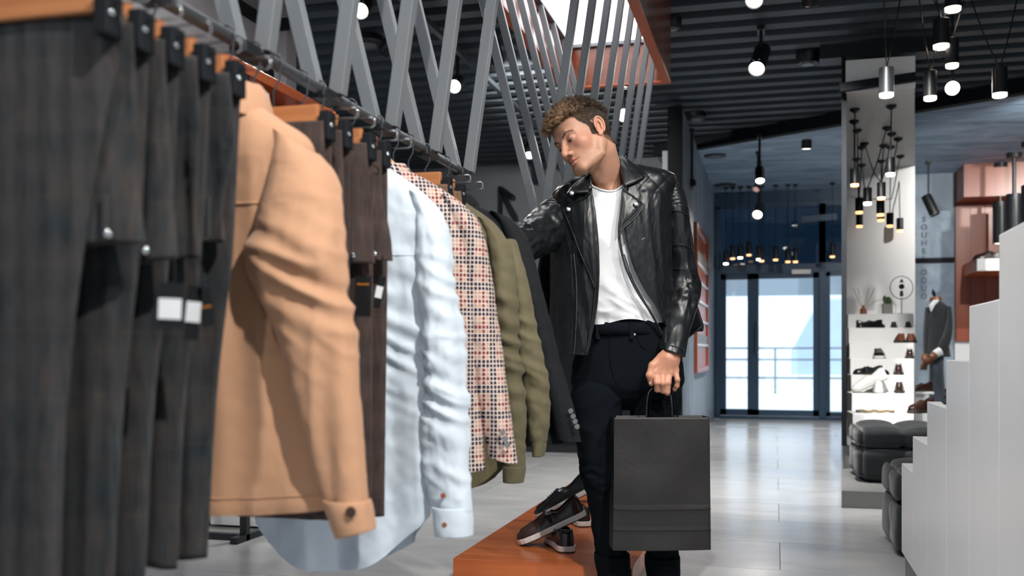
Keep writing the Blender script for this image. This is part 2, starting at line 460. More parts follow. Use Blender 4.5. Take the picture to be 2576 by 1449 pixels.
for i, ch in enumerate('SOUHEL'):
    me = text_mesh(ch, 0.095); o = link('letter', me, 'faded_ink', wr)
    o.rotation_euler = (PI / 2, 0, 0); o.location = YP(2325, 552 + i * 20, WY - 0.012)
for i, ch in enumerate('ODUO'):
    me = text_mesh(ch, 0.095); o = link('letter', me, 'faded_ink', wr)
    o.rotation_euler = (PI / 2, 0, 0); o.location = YP(2324, 686 + i * 20, WY - 0.012)

# ---------------------------------------------------------------- podium and white alcove with stepped shoe shelves
def sx(px, y): return YP(px, 800, y).x       # x of a sight line at a given y
pf, pb = 5.90, 10.2
pod = struct('floor_podium', MB().prism([(sx(2117, pf), pf), (3.2, pf), (3.2, pb), (sx(2117, pb), pb)], 'Z', 0.0, 0.095), 'plinth_grey')
AZ = 2.62
yb = 9.95
alc = struct('wall_alcove', MB().box2((sx(2126, yb), yb, 0.09), (sx(2302, yb), yb + 0.08, AZ)), 'white_paint')
yf0 = 7.0
struct('side_wall', MB().prism([(sx(2117, yf0), yf0), (sx(2130, yf0), yf0), (sx(2130, yb), yb), (sx(2117, yb), yb)], 'Z', 0.25, 2.86), 'matte_black', alc)
struct('soffit', MB().prism([(sx(2127, yf0), yf0), (sx(2301, yf0), yf0), (sx(2302, yb), yb), (sx(2127, yb), yb)], 'Z', AZ, AZ + 0.05), 'white_paint', alc)
struct('fascia', MB().box2((sx(2127, yf0), yf0 - 0.03, AZ - 0.01), (sx(2301, yf0), yf0, AZ + 0.20)), 'white_paint', alc)
struct('track_bar', MB().bar((sx(2112, 6.93), 6.93, AZ + 0.01), (sx(2302, 6.93), 6.93, AZ + 0.05), 0.05, 0.055, (0, 0, 1)), 'matte_black', alc)
st = thing('stepped_shelf', 'white stepped shoe shelf built into the bright alcove behind the dark tufted ottomans', 'shelf', (0, 0, 0))
STEP = []
ypos = [7.47, 7.82, 8.17, 8.52, 8.87, 9.22, 9.57]; ztop = [0.44, 0.57, 0.70, 0.825, 0.955, 1.09, 1.225]
for i, (y, z) in enumerate(zip(ypos, ztop)):
    y1 = ypos[i + 1] if i < 6 else yb
    STEP.append((y, z))
    MB().prism([(sx(2133 + (6 - i) * 2, y), y), (sx(2299, y), y), (sx(2299, y1), y1), (sx(2131, y1), y1)], 'Z', 0.19, z).obj('step', 'white_paint', st, bevel=0.004)
MB().prism([(sx(2150, 7.52), 7.52), (sx(2298, 7.52), 7.52), (sx(2298, yb), yb), (sx(2140, yb), yb)], 'Z', 0.095, 0.19).obj('toe_kick', 'plinth_grey', st)

# stepped white display in the right foreground
UX = 0.476
uy = [XP(p, 800, UX).y for p in (2268, 2296, 2332, 2380, 2438, 2513)] + [1.80]
uz = [0.447, 0.578, 0.719, 0.857, 0.996, 1.138]
us = thing('stepped_display', 'tall white stepped display unit rising beside the aisle on a grey plinth', 'display unit', (UX, uy[0], 0))
for i in range(6):
    y0, y1 = uy[i] - uy[0], (uy[i + 1] if i < 5 else 1.35) - uy[0]
    MB().box2((0, y1, 0.10), (0.85, y0, uz[i])).obj('step', 'white_satin', us, bevel=0.003)
MB().box2((0.012, 1.35 - uy[0], 0), (0.85, -0.012, 0.10)).obj('plinth', 'plinth_grey', us)

# ---------------------------------------------------------------- light boxes over the two racks
BXC, BHW = -0.945, 0.335
def light_box(label, y0, y1, power):
    zb, zp, zt = 2.50, 2.76, 3.08
    t = thing('light_box', label, 'ceiling light', (BXC, (y0 + y1) / 2, zb)); L = (y1 - y0) / 2; th = 0.05
    for s in (-1, 1):
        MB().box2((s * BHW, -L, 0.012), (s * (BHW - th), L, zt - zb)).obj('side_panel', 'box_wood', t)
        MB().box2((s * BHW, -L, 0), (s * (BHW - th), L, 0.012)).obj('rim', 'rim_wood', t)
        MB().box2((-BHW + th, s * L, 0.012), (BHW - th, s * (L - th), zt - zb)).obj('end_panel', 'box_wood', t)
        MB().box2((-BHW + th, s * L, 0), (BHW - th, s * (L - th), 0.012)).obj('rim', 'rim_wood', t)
        MB().box2((s * (BHW - th), -L + th, zp - zb - 0.02), (s * (BHW - th - 0.03), L - th, zp - zb + 0.01)).obj('metal_frame', 'grey_steel', t)
        MB().box2((-BHW + th, s * (L - th), zp - zb - 0.02), (BHW - th, s * (L - th - 0.03), zp - zb + 0.01)).obj('metal_frame', 'grey_steel', t)
    MB().box2((-BHW + th, -L + th, zp - zb), (BHW - th, L - th, zp - zb + 0.01)).obj('luminous_panel', 'panel_light', t)
    return t
light_box('wooden ceiling light box with a glowing panel above the man', 3.55, 6.05, 0)
light_box('wooden ceiling light box with a glowing panel above the long clothes rail', -0.6, 3.25, 0)
# ================================================================ fixtures
def track_spot(label, lens, aim, length=0.17, r=0.045, lensmat='spot_lens', power=0, spot=70, top=None, group=None, stem=True, warm=(1, 0.97, 0.92)):
    """cylinder spotlight: lens centre, aim point, vertical stem up to the ceiling"""
    lens = Vector(lens); ax = (Vector(aim) - lens).normalized()
    back = lens - ax * length; top = SLAT_Z - 0.01 if top is None else top
    piv = lens - ax * length * 0.72
    t = thing('track_spotlight', label, 'spotlight', (piv.x, piv.y, top), 0, group)
    q = lambda p: tuple(Vector(p) - t.location)
    b = MB(); n = 24
    b.tube([q(back), q(back + ax * 0.006), q(lens - ax * 0.004), q(lens)], [r * 0.9, r, r, r * 0.97], n, False)
    b.tube([q(lens), q(lens - ax * 0.012)], [r * 0.97, r * 0.86], n, False)
    b.tube([q(back), q(back - ax * 0.0005)], [r * 0.9, 0.001], n, False)
    b.obj('body', 'black_metal', t, smooth='auto')
    MB().cyl(q(lens - ax * 0.012), q(lens - ax * 0.010), r * 0.86, n=n).obj('lens', lensmat, t)
    MB().tube([q(lens - ax * 0.001), q(lens + ax * 0.003)], [r * 1.01, r * 0.99], n, False).obj('rim', 'chrome', t)
    s1 = ax.cross(Vector((0, 0, 1))).normalized() if abs(ax.z) < 0.98 else Vector((1, 0, 0))
    for sgn in (-1, 1):
        MB().ball(q(lens - ax * 0.03 + s1 * sgn * r * 0.35 + ax.cross(s1) * -r * 0.96), 0.006, 8, 6).obj('screw', 'chrome', t)
    if stem and top > piv.z + 0.02:
        MB().cyl((0, 0, 0), (0, 0, piv.z - top), 0.012, n=10).obj('stem', 'black_metal', t)
        MB().box((0, 0, -0.012), (0.05, 0.14, 0.03)).obj('track_adapter', 'black_metal', t)
    if power:
        lamp('SPOT', 'spot_light', lens + ax * 0.03, lens + ax, power, warm, 0.03, spot, 0.9, None)
    return t

track_spot('black spotlight with a bright lens between the grey slanted rods', P(906, 28, 5.7), P(840, 110, 5.0), 0.2, 0.048, power=60)
track_spot('black spotlight with a glowing lens aimed down beside a grey rod', P(1142, 218, 7.1), P(1070, 300, 6.2), 0.2, 0.05)
track_spot('dark track spotlight, unlit from here, crossing behind two slanted rods', P(968, 128, 6.6), P(880, 220, 6.9), 0.32, 0.05, 'chrome')
track_spot('small spotlight low behind the dark rods near the back wall', P(1332, 392, 10.2), P(1325, 520, 9.8), 0.16, 0.055)
track_spot('round spotlight facing forward behind the blue rods', P(1569, 290, 8.2), P(1566, 330, 4.0), 0.2, 0.055)
track_spot('spotlight just under the far rim of the wooden light box', P(1570, 214, 7.4), P(1572, 330, 7.3), 0.12, 0.055)
track_spot('long black tube spotlight hanging alone below the ceiling slats', P(1903, 174, 6.6), P(1865, 290, 6.2), 0.27, 0.055, power=40)
track_spot('black spotlight at the top of the slatted ceiling beside the tube spotlight', P(1897, 2, 5.6), P(1875, 120, 5.2), 0.2, 0.05)
track_spot('upper black spotlight on a stem under the concrete entrance ceiling', P(1912, 456, 9.6), P(1917, 560, 9.3), 0.17, 0.045, top=CZ)
track_spot('small unlit spotlight beside the lit one under the concrete entrance ceiling', P(1901, 478, 10.4), P(1880, 520, 10.2), 0.14, 0.04, 'chrome', top=CZ)
track_spot('lower black spotlight on a stem before the entrance transom', P(1905, 541, 10.9), P(1880, 620, 10.4), 0.2, 0.055, top=CZ, power=40)
track_spot('dark spotlight under the black rail on the lettered concrete wall', P(2352, 540, 10.9), P(2385, 610, 10.8), 0.24, 0.055, 'chrome', top=CZ)
track_spot('dark spotlight fixed high on the entrance side wall', P(1742, 468, 9.5), P(1760, 560, 10.5), 0.10, 0.04, 'chrome', top=CZ)
# spotlights added to brighten the shop; the first follows the key light seen in the shadows
ADDED_SPOTS = [((1.05, 0.25, 2.95), (-0.70, 1.75, 0.9), 430, 66), ((1.15, 1.75, 2.95), (-0.48, 3.35, 1.15), 165, 48), ((1.3, 1.2, 2.95), (-0.8, 2.4, 0.8), 90, 60),
         ((-0.35, -0.9, 2.95), (-1.0, 1.2, 0.7), 90, 60), ((-1.9, 3.2, 2.95), (-2.75, 4.8, 1.5), 120, 80), ((-0.25, 1.9, 2.95), (0.48, 3.1, 0.5), 240, 70),
         ((0.75, 5.4, 2.95), (0.7, 6.5, 0.3), 120, 80), ((-1.90, 6.8, 2.95), (-2.0, 11.3, 1.5), 420, 75), ((0.2, 6.2, 2.95), (0.1, 7.6, 0.0), 430, 100), ((-1.9, 5.2, 2.95), (-1.9, 6.0, 0.0), 260, 100), ((0.3, 10.3, 2.9), (0.2, 10.8, 0.0), 280, 100),
         ((2.2, 8.6, 2.9), (1.9, 11.8, 1.3), 260, 90), ((0.40, 5.0, 2.95), (0.92, 8.3, 0.75), 680, 40), ((3.0, 10.0, 2.9), (3.2, 12.5, 1.6), 220, 100)]
for k, (a, b, pw, an) in enumerate(ADDED_SPOTS):
    track_spot('black track spotlight added overhead to brighten the shop and its displays', a, b, 0.2, 0.05, power=pw, spot=an, group='added track spotlights overhead')

def track(label, x, y0, y1, z):
    t = MB().box2((x - 0.018, y0, z), (x + 0.018, y1, z + 0.035)).obj('light_track', 'slat_grey'); tag(t, label, 'light track'); return t
track('long grey lighting track running under the ceiling slats beside the clothes rail', -2.14, 3.5, 11.0, 2.96)
def disc_fix(name, label, p, r, h, mat='black_metal', cat='ceiling fixture'):
    t = thing(name, label, cat, p)
    MB().tube([(0, 0, 0), (0, 0, -h * .7), (0, 0, -h)], [r, r, r * .8], 24).obj('housing', mat, t, smooth='auto')
    MB().tube([(0, 0, -h), (0, 0, -h * 1.15)], [r * .55, r * .5], 20).obj('cover', 'grey_steel', t, smooth='auto')
disc_fix('ceiling_speaker', 'round grey ceiling speaker above the slanted rods', ZP(925, 92, SLAT_Z), 0.11, 0.06)
disc_fix('smoke_detector', 'small smoke detector on the slats above the entrance beam', ZP(1752, 284, SLAT_Z), 0.09, 0.06)
disc_fix('smoke_detector', 'round dark detector on the slats beside the long tube spotlight', ZP(2032, 132, SLAT_Z), 0.085, 0.08)
disc_fix('smoke_detector', 'small detector next to the wooden light box corner', ZP(1692, 46, SLAT_Z), 0.06, 0.07)
disc_fix('recessed_downlight', 'dark round downlight in the concrete ceiling nearest the diagonal beam', ZP(1799, 391, CZ), 0.12, 0.015)
disc_fix('recessed_downlight', 'dark round downlight in the concrete ceiling close to the entrance door', ZP(1823, 465, CZ), 0.14, 0.015)
g = MB().box2((-0.42, -0.10, -0.10), (0.42, 0.10, 0)).obj('ceiling_vent', 'black_metal'); g.location = ZP(2215, 112, SLAT_Z)
tag(g, 'black slotted vent box hanging under the ceiling slats', 'vent')

# ---------------------------------------------------------------- pendants
def pendant(label, lens, d_h=0.105, r=0.032, cans=(), lensmat='warm_lens', group=None, czz=None, cat='pendant lamp', tilt=0.0):
    lens = Vector(lens)
    t = thing('pendant_lamp', label, cat, lens, 0, group)
    b = MB(); b.tube([(0, 0, 0), (0, 0, d_h), (0, 0, d_h + 0.004)], [r, r, r * 0.9], 20, False); b.tube([(0, 0, d_h + .004), (0, 0, d_h + .0045)], [r * .9, .001], 20, False)
    b.tube([(0, 0, 0), (0, 0, 0.012)], [r, r * 0.88], 20, False)
    b.obj('shade', 'black_metal', t, smooth='auto')
    MB().tube([(0, 0, 0.012), (0, 0, -0.016), (0, 0, -0.020)], [r * 0.93, r * 0.93, r * 0.8], 20).obj('diffuser', lensmat, t, smooth='auto')
    for c in cans:
        c = Vector(c) - lens; top = Vector((0, 0, d_h))
        mid = (c + top) / 2 - Vector((0, 0, 0.05 * (c - top).length))
        MB().tube(curve([tuple(top), tuple(mid), tuple(c)], 8), 0.0045, 5).obj('cable', 'black_metal', t)
        MB().tube([c, c + Vector((0, 0, -0.012)), c + Vector((0, 0, -0.03))], [0.035, 0.035, 0.01], 14).obj('canopy', 'black_metal', t, smooth='auto')
    return t
def z6(zx, zy): return 2110 + zx / 3.624, 200 + zy / 3.624
CAN = [(147, 268), (140, 376), (168, 458), (235, 580), (210, 612), (160, 722), (212, 776), (440, 435), (480, 237), (484, 490), (541, 537), (408, 597), (473, 610), (560, 695), (387, 738), (548, 800)]
CANP = [ZP(*z6(*c), AZ - 0.001) for c in CAN]
LMP = [(145, 825, 960, (0, 1), 0), (186, 1092, 1210, (2, 4), 0), (188, 1235, 1338, (5,), 0), (262, 1000, 1128, (6, 7), 1), (388, 950, 1080, (3, 9), 0), (380, 1112, 1232, (11,), 0),
       (384, 1172, 1282, (14,), 0), (470, 725, 862, (8, 10), 1), (466, 1228, 1335, (12,), 0), (432, 1265, 1360, (13,), 0), (557, 1275, 1378, (15,), 0)]
LLAB = ['black pendant lamp hanging closest to the black frame of the white alcove', 'black pendant lamp hanging right above the lowest one beside the alcove frame', 'lowest black pendant lamp beside the black alcove frame',
        'black pendant lamp with a bright white mouth in the white alcove', 'tilted black pendant lamp above a pair of lamps in the alcove', 'upper black pendant of the overlapping pair in the alcove',
        'lower black pendant tucked behind its pair in the alcove', 'highest black pendant lamp in the white alcove', 'wide black pendant overlapping another one low in the alcove',
        'lowest black pendant, half hidden by the one overlapping it', 'black pendant lamp hanging alone nearest the alcove edge by the mannequin']
for (zx, z0, z1, cs, br), lab in zip(LMP, LLAB):
    px, py1 = z6(zx, z1); _, py0 = z6(zx, z0); d = min(9.7, 0.105 * FPX / ((py1 - py0)))
    pendant(lab, P(px, py1 - 2, d), 0.105, 0.031, [CANP[c] for c in cs], 'warm_white_lens' if br else 'warm_lens', 'pendants in the white alcove')
NEAR = [(2230, 236, 'black pendant lamp with a white mouth in front of the alcove track bar', 0.045), (2340, 244, 'grey pendant lamp hanging just beside the glaring bulb', 0.04), (2395, 162, 'black pendant lamp directly above the glaring bulb', 0.04),
        (2368, 114, 'long black pendant lamp, second above the glaring bulb', 0.05), (2397, 20, 'black pendant lamp highest of the cluster over the glaring bulb', 0.05), (2515, 236, 'black pendant lamp hanging on a bright wire apart from the glaring bulb', 0.045)]
for k, (px, py, lab, r) in enumerate(NEAR):
    d = 5.9; p = P(px, py, d)
    c0 = (p.x - 0.03 - 0.05 * (k % 3), p.y - 0.1 + 0.06 * k, SLAT_Z - 0.001); c1 = (p.x + 0.10 + 0.03 * (k % 2), p.y + 0.1, SLAT_Z - 0.001)
    pendant(lab, p, 0.15, r * 0.95, [c0, c1], 'warm_white_lens', 'pendant cluster by the slatted ceiling')
gp = P(2396, 222, 6.4); gt = thing('glaring_bulb', 'glaring bright spotlight shining straight out below the pendant cluster', 'spotlight', gp)
dirc = (camo.location - gp).normalized()
MB().cyl(dirc * -0.14, dirc * -0.002, 0.045, n=20).obj('housing', 'black_metal', gt, smooth='auto')
MB().cyl(dirc * -0.002, dirc * 0.004, 0.042, n=20).obj('lens', 'bulb_glare', gt)
MB().cyl((0, 0, 0.03), (0, 0, SLAT_Z - gp.z), 0.01, n=8).obj('stem', 'black_metal', gt)
for k, d in enumerate((11.6, 11.05, 10.5, 9.95)):
    px, cy = ((2485, 433), (2516, 410), (2551, 384), (2590, 357))[k]
    c = P(px, cy, d); c.z = CZ
    t = thing('tube_pendant', ('tall black tube pendant closest to the lettered concrete wall', 'second tall black tube pendant counting from the lettered wall', 'third tall black tube pendant counting from the lettered wall', 'fourth tall black tube pendant, furthest from the lettered wall')[k], 'pendant lamp', c, 0, 'row of tall tube pendants')
    MB().tube([(0, 0, 0), (0, 0, -0.05)], 0.075, 20).obj('canopy', 'black_metal', t, smooth='auto')
    MB().cyl((0, 0, -0.05), (0, 0, -0.44), 0.02, n=10).obj('rod', 'black_metal', t)
    b = MB(); b.tube([(0, 0, -0.43), (0, 0, -0.435), (0, 0, -0.90)], [0.01, 0.077, 0.077], 24, False); b.tube([(0, 0, -0.90), (0, 0, -0.885)], [0.077, 0.07], 24, False); b.obj('shade', 'black_metal', t, smooth='auto')
    MB().cyl((0, 0, -0.886), (0, 0, -0.892), 0.07, n=20).obj('diffuser', 'warm_white_lens', t)
TR = [(1826, 662, 1), (1843, 649, 0), (1862, 647, 1), (1884, 640, 0), (1909, 651, 1), (1916, 655, 0), (1951, 652, 0), (1982, 657, 0), (2001, 657, 0), (2094, 644, 0)]  # glowing pendant shapes added to imitate lamp reflections in the transom glass
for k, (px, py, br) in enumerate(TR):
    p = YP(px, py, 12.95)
    pendant('tiny warm pendant shape imitating a lamp reflection in the dark transom glass', p, 0.16, 0.032, [(p.x, p.y, CZ - 0.001)], 'warm_white_lens' if br else 'warm_lens', 'imitated lamp reflections at the transom')

# ---------------------------------------------------------------- clothes rails hung from the light boxes on V rods
RX, RZ = -0.873, 1.40
def rack(label, y0, y1, joints):
    t = thing('clothes_rail', label, 'clothes rail', (RX, y0, RZ))
    MB().cyl((0, 0, 0), (0, y1 - y0, 0), 0.0115, n=16).obj('rail', 'rail_steel', t, smooth='auto')
    for j in joints:
        for s in (-1, 1):
            xe = (BXC + s * 0.275) - RX
            dy = 0.0 if s < 0 else 0.004
            MB().bar((s * 0.010, j - y0 + 0.03 * s + dy, 0.004), (xe, j - y0 + 0.03 * s + dy, 2.745 - RZ), 0.031, 0.028, (0, 1, 0)).obj('rod', 'grey_steel', t, bevel=0.002)
        MB().box((0, j - y0, -0.006), (0.034, 0.080, 0.024)).obj('bracket', 'black_metal', t, bevel=0.004)
    for y in (0, y1 - y0): MB().ball((0, y, 0), 0.0125, 12, 8).obj('end_cap', 'rail_steel', t, smooth=True)
    return t
rack('grey steel clothes rail full of menswear, hung on crossed slanted rods', -0.35, 2.74, [-0.265 + 0.3 * k for k in range(11)])
rack('empty grey clothes rail on slanted rods behind the man', 3.62, 6.0, [3.72 + 0.3 * k for k in range(8)])

# ---------------------------------------------------------------- black framed wood display rack by the left wall
dr = thing('display_rack', 'black metal display rack with a wooden box shelf by the left wall', 'rack', (-2.39, 4.06, 0))
for x in (0.0, -0.34):
    for y in (0.10, 1.0): MB().box((x, y, 1.12), (0.035, 0.035, 2.24)).obj('post', 'black_metal', dr, bevel=0.002)
for x in (0.0, -0.34): MB().box2((x - .0175, 0.0, 0.0), (x + .0175, 1.02, 0.03)).obj('base_bar', 'black_metal', dr)
for y in (0.10, 1.0): MB().box2((-0.34, y - .0175, 0.0), (0, y + .0175, 0.03)).obj('base_bar', 'black_metal', dr)
MB().box2((-0.33, 0.11, 0.012), (-0.01, 0.99, 0.02)).obj('base_panel', 'plinth_grey', dr)
MB().box2((-0.37, -0.06, 2.17), (0.02, 1.05, 2.22)).obj('top_board', 'shelf_wood', dr, bevel=0.002)
MB().box2((-0.37, -0.06, 1.86), (0.02, 1.05, 1.89)).obj('shelf_board', 'shelf_wood', dr, bevel=0.002)
MB().box2((-0.37, -0.06, 1.89), (0.02, -0.02, 2.17)).obj('side_board', 'shelf_wood', dr, bevel=0.002)
MB().box2((-0.385, -0.06, 1.89), (-0.37, 1.05, 2.17)).obj('back_board', 'shelf_wood', dr)
plain('tin_white', (0.82, 0.81, 0.79), 0.35, var=0.03)
for tx, ty, th, lab in ((-2.455, 4.38, .040, 'white round tin with a lid on the wooden shelf beyond the hanger bar'), (-2.455, 4.175, .050, 'white round tin at the end of the wooden shelf behind the camel collar')):
    t = thing('round_tin', lab, 'tin', (tx, ty, 1.891), 0, 'white tins on the wooden shelf')
    MB().tube([(0, 0, 0), (0, 0, .19 + th)], .062, 28).obj('body', 'tin_white', t, smooth='auto')
    MB().tube([(0, 0, .155 + th), (0, 0, .156 + th), (0, 0, .215 + th), (0, 0, .222 + th)], [.060, .066, .066, .060], 28).obj('lid', 'tin_white', t, smooth='auto', bevel=.002)
wbx = thing('white_box', 'white box standing on the base of the black display rack', 'box', (-2.56, 4.55, 0.03))
MB().box2((-0.13, -0.2, 0), (0.13, 0.3, 0.10)).obj('body', 'white_paint', wbx, bevel=.003); MB().box2((-0.135, -0.205, 0.10), (0.135, 0.305, 0.13)).obj('lid', 'white_paint', wbx, bevel=.003)

# ---------------------------------------------------------------- shoe platform
sp = thing('shoe_platform', 'low orange wooden platform with shoes on it beside the man', 'platform', (-0.815, 3.48, 0))
MB().box2((-0.331, 0, 0.055), (0.331, 2.7, 0.12)).obj('top_slab', 'platform_wood', sp, bevel=.0015)
MB().box2((-0.27, 0.06, 0), (0.27, 2.64, 0.055)).obj('recessed_base', 'matte_black', sp)

# ---------------------------------------------------------------- tufted ottomans
plain('ottoman_fabric', (0.020, 0.024, 0.027), 0.85, spec=0.25, var=0.25, vscale=40, bump=0.3, bscale=700, sheen=0.3)
def ottoman(label, loc, w, d, h, nx, ny):
    t = thing('tufted_ottoman', label, 'ottoman', loc, 0, None)
    def body(z0, z1, nxs, nys, rad, amp, cz):
        m = MB(); N = 30
        c = Vector((0, 0, (z0 + z1) / 2)); H = Vector((w / 2, d / 2, (z1 - z0) / 2))
        def pt(v):
            q = Vector((v[0] * H.x, v[1] * H.y, v[2] * H.z))
            inner = Vector([max(-H[i] + rad, min(H[i] - rad, q[i])) for i in range(3)])
            n = (q - inner); n = n.normalized() if n.length > 1e-6 else Vector((0, 0, 0))
            p = inner + n * rad
            f = abs(math.sin((v[0] + 1) / 2 * nxs * PI)) * abs(math.sin((v[1] + 1) / 2 * nys * PI)) if abs(v[2]) > .99 else (abs(math.sin((v[0] + 1) / 2 * nxs * PI)) if abs(v[1]) > .99 else abs(math.sin((v[1] + 1) / 2 * nys * PI))) * (1 - abs(v[2]) ** 6 * .2)
            o = n * amp * (f ** 0.5 - 0.6) + Vector((nz(p.x * 9, p.y * 9, p.z * 9), nz(p.y * 9, p.z * 9, 4), nz(p.z * 9, p.x * 9, 8))) * 0.006
            return c + p + o
        for ax in range(3):
            for sg in (-1, 1):
                vs = []
                for i in range(N + 1):
                    for j in range(N + 1):
                        v = [0, 0, 0]; v[ax] = sg; v[(ax + 1) % 3] = -1 + 2 * i / N; v[(ax + 2) % 3] = -1 + 2 * j / N
                        vs.append(pt(v))
                m.add(vs, [(i * (N + 1) + j, (i + 1) * (N + 1) + j, (i + 1) * (N + 1) + j + 1, i * (N + 1) + j + 1) for i in range(N) for j in range(N)])
        return m
    body(h * 0.60, h, nx, ny, 0.05, 0.035, 0).obj('cushion', 'ottoman_fabric', t, smooth=True)
    body(0.012, h * 0.64, nx, ny, 0.05, 0.03, 0).obj('base', 'ottoman_fabric', t, smooth=True)
    for x in (-w / 2 + .07, w / 2 - .07):
        for y in (-d / 2 + .07, d / 2 - .07): MB().cyl((x, y, 0), (x, y, .03), .02, n=10).obj('foot', 'matte_black', t)
    return t
ottoman('dark tufted ottoman on the grey podium in front of the stepped shoe shelf', (0.47 + 0.40, 6.62, 0.095), 0.78, 0.66, 0.335, 3, 2)
ottoman('dark tufted ottoman on the floor half hidden behind the white stepped display', (0.50 + 0.33, 4.78, 0.0), 0.66, 0.60, 0.375, 2, 2)

# wall shelf in the entrance
wn = thing('wall_shelf', 'orange wooden wall shelf with pale boards on the entrance side wall', 'shelf', (-0.78, 10.0, 0.67))
W, H = 1.72, 1.50
for z in (0, H - 0.05): MB().box2((0, 0, z), (0.035, W, z + 0.05)).obj('board', 'shelf_wood', wn)
for y in (0, W - 0.05): MB().box2((0, y, 0.05), (0.035, y + 0.05, H - 0.05)).obj('side', 'shelf_wood', wn)
MB().box2((0, 0.05, 0.05), (0.012, W - 0.05, H - 0.05)).obj('back', 'shelf_wood', wn)
for z in (0.27, 0.52, 0.72, 0.92, 1.10): MB().box2((0.012, 0.05, z), (0.032, W - 0.05, z + 0.022)).obj('shelf', 'white_satin', wn)
for z, h in ((0.29, .1), (1.12, .12)): MB().box2((0.012, 0.1, z), (0.026, W - .1, z + h)).obj('stock_panel', 'plinth_grey', wn)
# ================================================================ garments on the rail
def cloth(name, col, var=0.12, fine=900, rough=0.85, sheen=0.25, weave=0.25, spec=0.25):
    t = NT(name); u = t.uv()
    n1 = t.noise(u, 14, 4); w = t.noise(t.sc(u, 1, 1, 1), fine, 2)
    c = t.mix(t.mix(0.5, n1, w), [x * (1 - var) for x in col], [min(1, x * (1 + var)) for x in col])
    t.bump(w, weave, 0.0008)
    return t.fin(c, rough, spec=spec, sheen=sheen)
cloth('camel_cloth', (0.47, 0.258, 0.152), 0.06, 700, 0.75, 0.15)
cloth('blue_chambray', (0.585, 0.655, 0.73), 0.08, 1400, 0.8, 0.1)
cloth('olive_cotton', (0.105, 0.090, 0.050), 0.12, 900, 0.8, 0.05)
cloth('lining_dark', (0.01, 0.011, 0.013), 0.1)
cloth('tag_card', (0.012, 0.013, 0.015), 0.05, 300, 0.6, 0.0)
cloth('sticker_white', (0.85, 0.86, 0.88), 0.03, 200, 0.6, 0.0)
cloth('orange_print', (0.45, 0.16, 0.02), 0.05, 200, 0.6, 0.0)

def suiting(name, dark, mid, warm, cell, warmth, hw=0.25):
    """dark wool with broad glen-check bands and vertical flecks"""
    t = NT(name); u = t.uv(); s = t.sep(u)
    streak = t.noise(t.sc(u, 260, 14, 1), 1.0, 3); weft = t.noise(t.sc(u, 14, 260, 1), 1.0, 3); big = t.noise(u, 9, 3)
    soft = lambda c, p: t.math('ADD', t.math('MULTIPLY', t.math('SINE', t.math('MULTIPLY', c, 2 * PI / p)), 0.5), 0.5)
    vb = soft(s[0], cell); hb = t.math('MULTIPLY', soft(s[1], cell * 1.8), hw)
    chk = t.math('MULTIPLY', t.math('ADD', vb, hb), 0.5)
    c = t.mix(t.math('MULTIPLY', chk, t.ramp(t.mix(0.5, t.mix(0.5, streak, weft), t.math('MULTIPLY', t.math('ADD', t.stripe(s[0], 0.0052, 0, 0.0026), t.stripe(s[1], 0.0052, 0, 0.0026)), 0.5)), [(0.25, (0, 0, 0)), (0.75, (1, 1, 1))])), dark, mid)
    c = t.mix(t.math('MULTIPLY', t.ramp(t.mix(0.5, t.noise(t.sc(u, 160, 22, 1), 1.0, 3), big), [(0.36, (0, 0, 0)), (0.70, (1, 1, 1))]), warmth), c, warm)
    lv = t.stripe(s[0], cell * 2.0, 0.21, 0.003); lh = t.stripe(s[1], cell * 2.6, 0.11, 0.003)
    c = t.mix(t.math('MULTIPLY', t.math('MAXIMUM', lv, lh), 0.12), c, warm)
    t.bump(t.noise(u, 1100, 2), 0.3, 0.0008)
    return t.fin(c, 0.85, spec=0.2, sheen=0.05)
suiting('charcoal_check', (0.008, 0.014, 0.019), (0.064, 0.074, 0.083), (0.105, 0.074, 0.056), 0.030, 0.45)
suiting('brown_check', (0.022, 0.018, 0.019), (0.085, 0.066, 0.060), (0.115, 0.066, 0.05), 0.034, 0.55, 0.7)
suiting('tan_plaid', (0.030, 0.026, 0.030), (0.16, 0.105, 0.075), (0.30, 0.16, 0.08), 0.022, 0.7, 0.8)

def fleck(name, col, spot):
    t = NT(name); u = t.uv(); v = t.n('ShaderNodeTexVoronoi'); t.put(v.inputs['Vector'], u); v.inputs['Scale'].default_value = 160
    f = t.math('LESS_THAN', v.outputs['Distance'], 0.11); n = t.noise(u, 500, 2)
    c = t.mix(t.math('MULTIPLY', f, t.math('GREATER_THAN', t.noise(u, 60, 1), 0.52)), t.mix(n, [x * .6 for x in col], [x * 1.5 for x in col]), spot)
    t.bump(n, 0.35, 0.001)
    return t.fin(c, 0.9, spec=0.15)
fleck('charcoal_wool', (0.008, 0.009, 0.0105), (0.16, 0.10, 0.07))

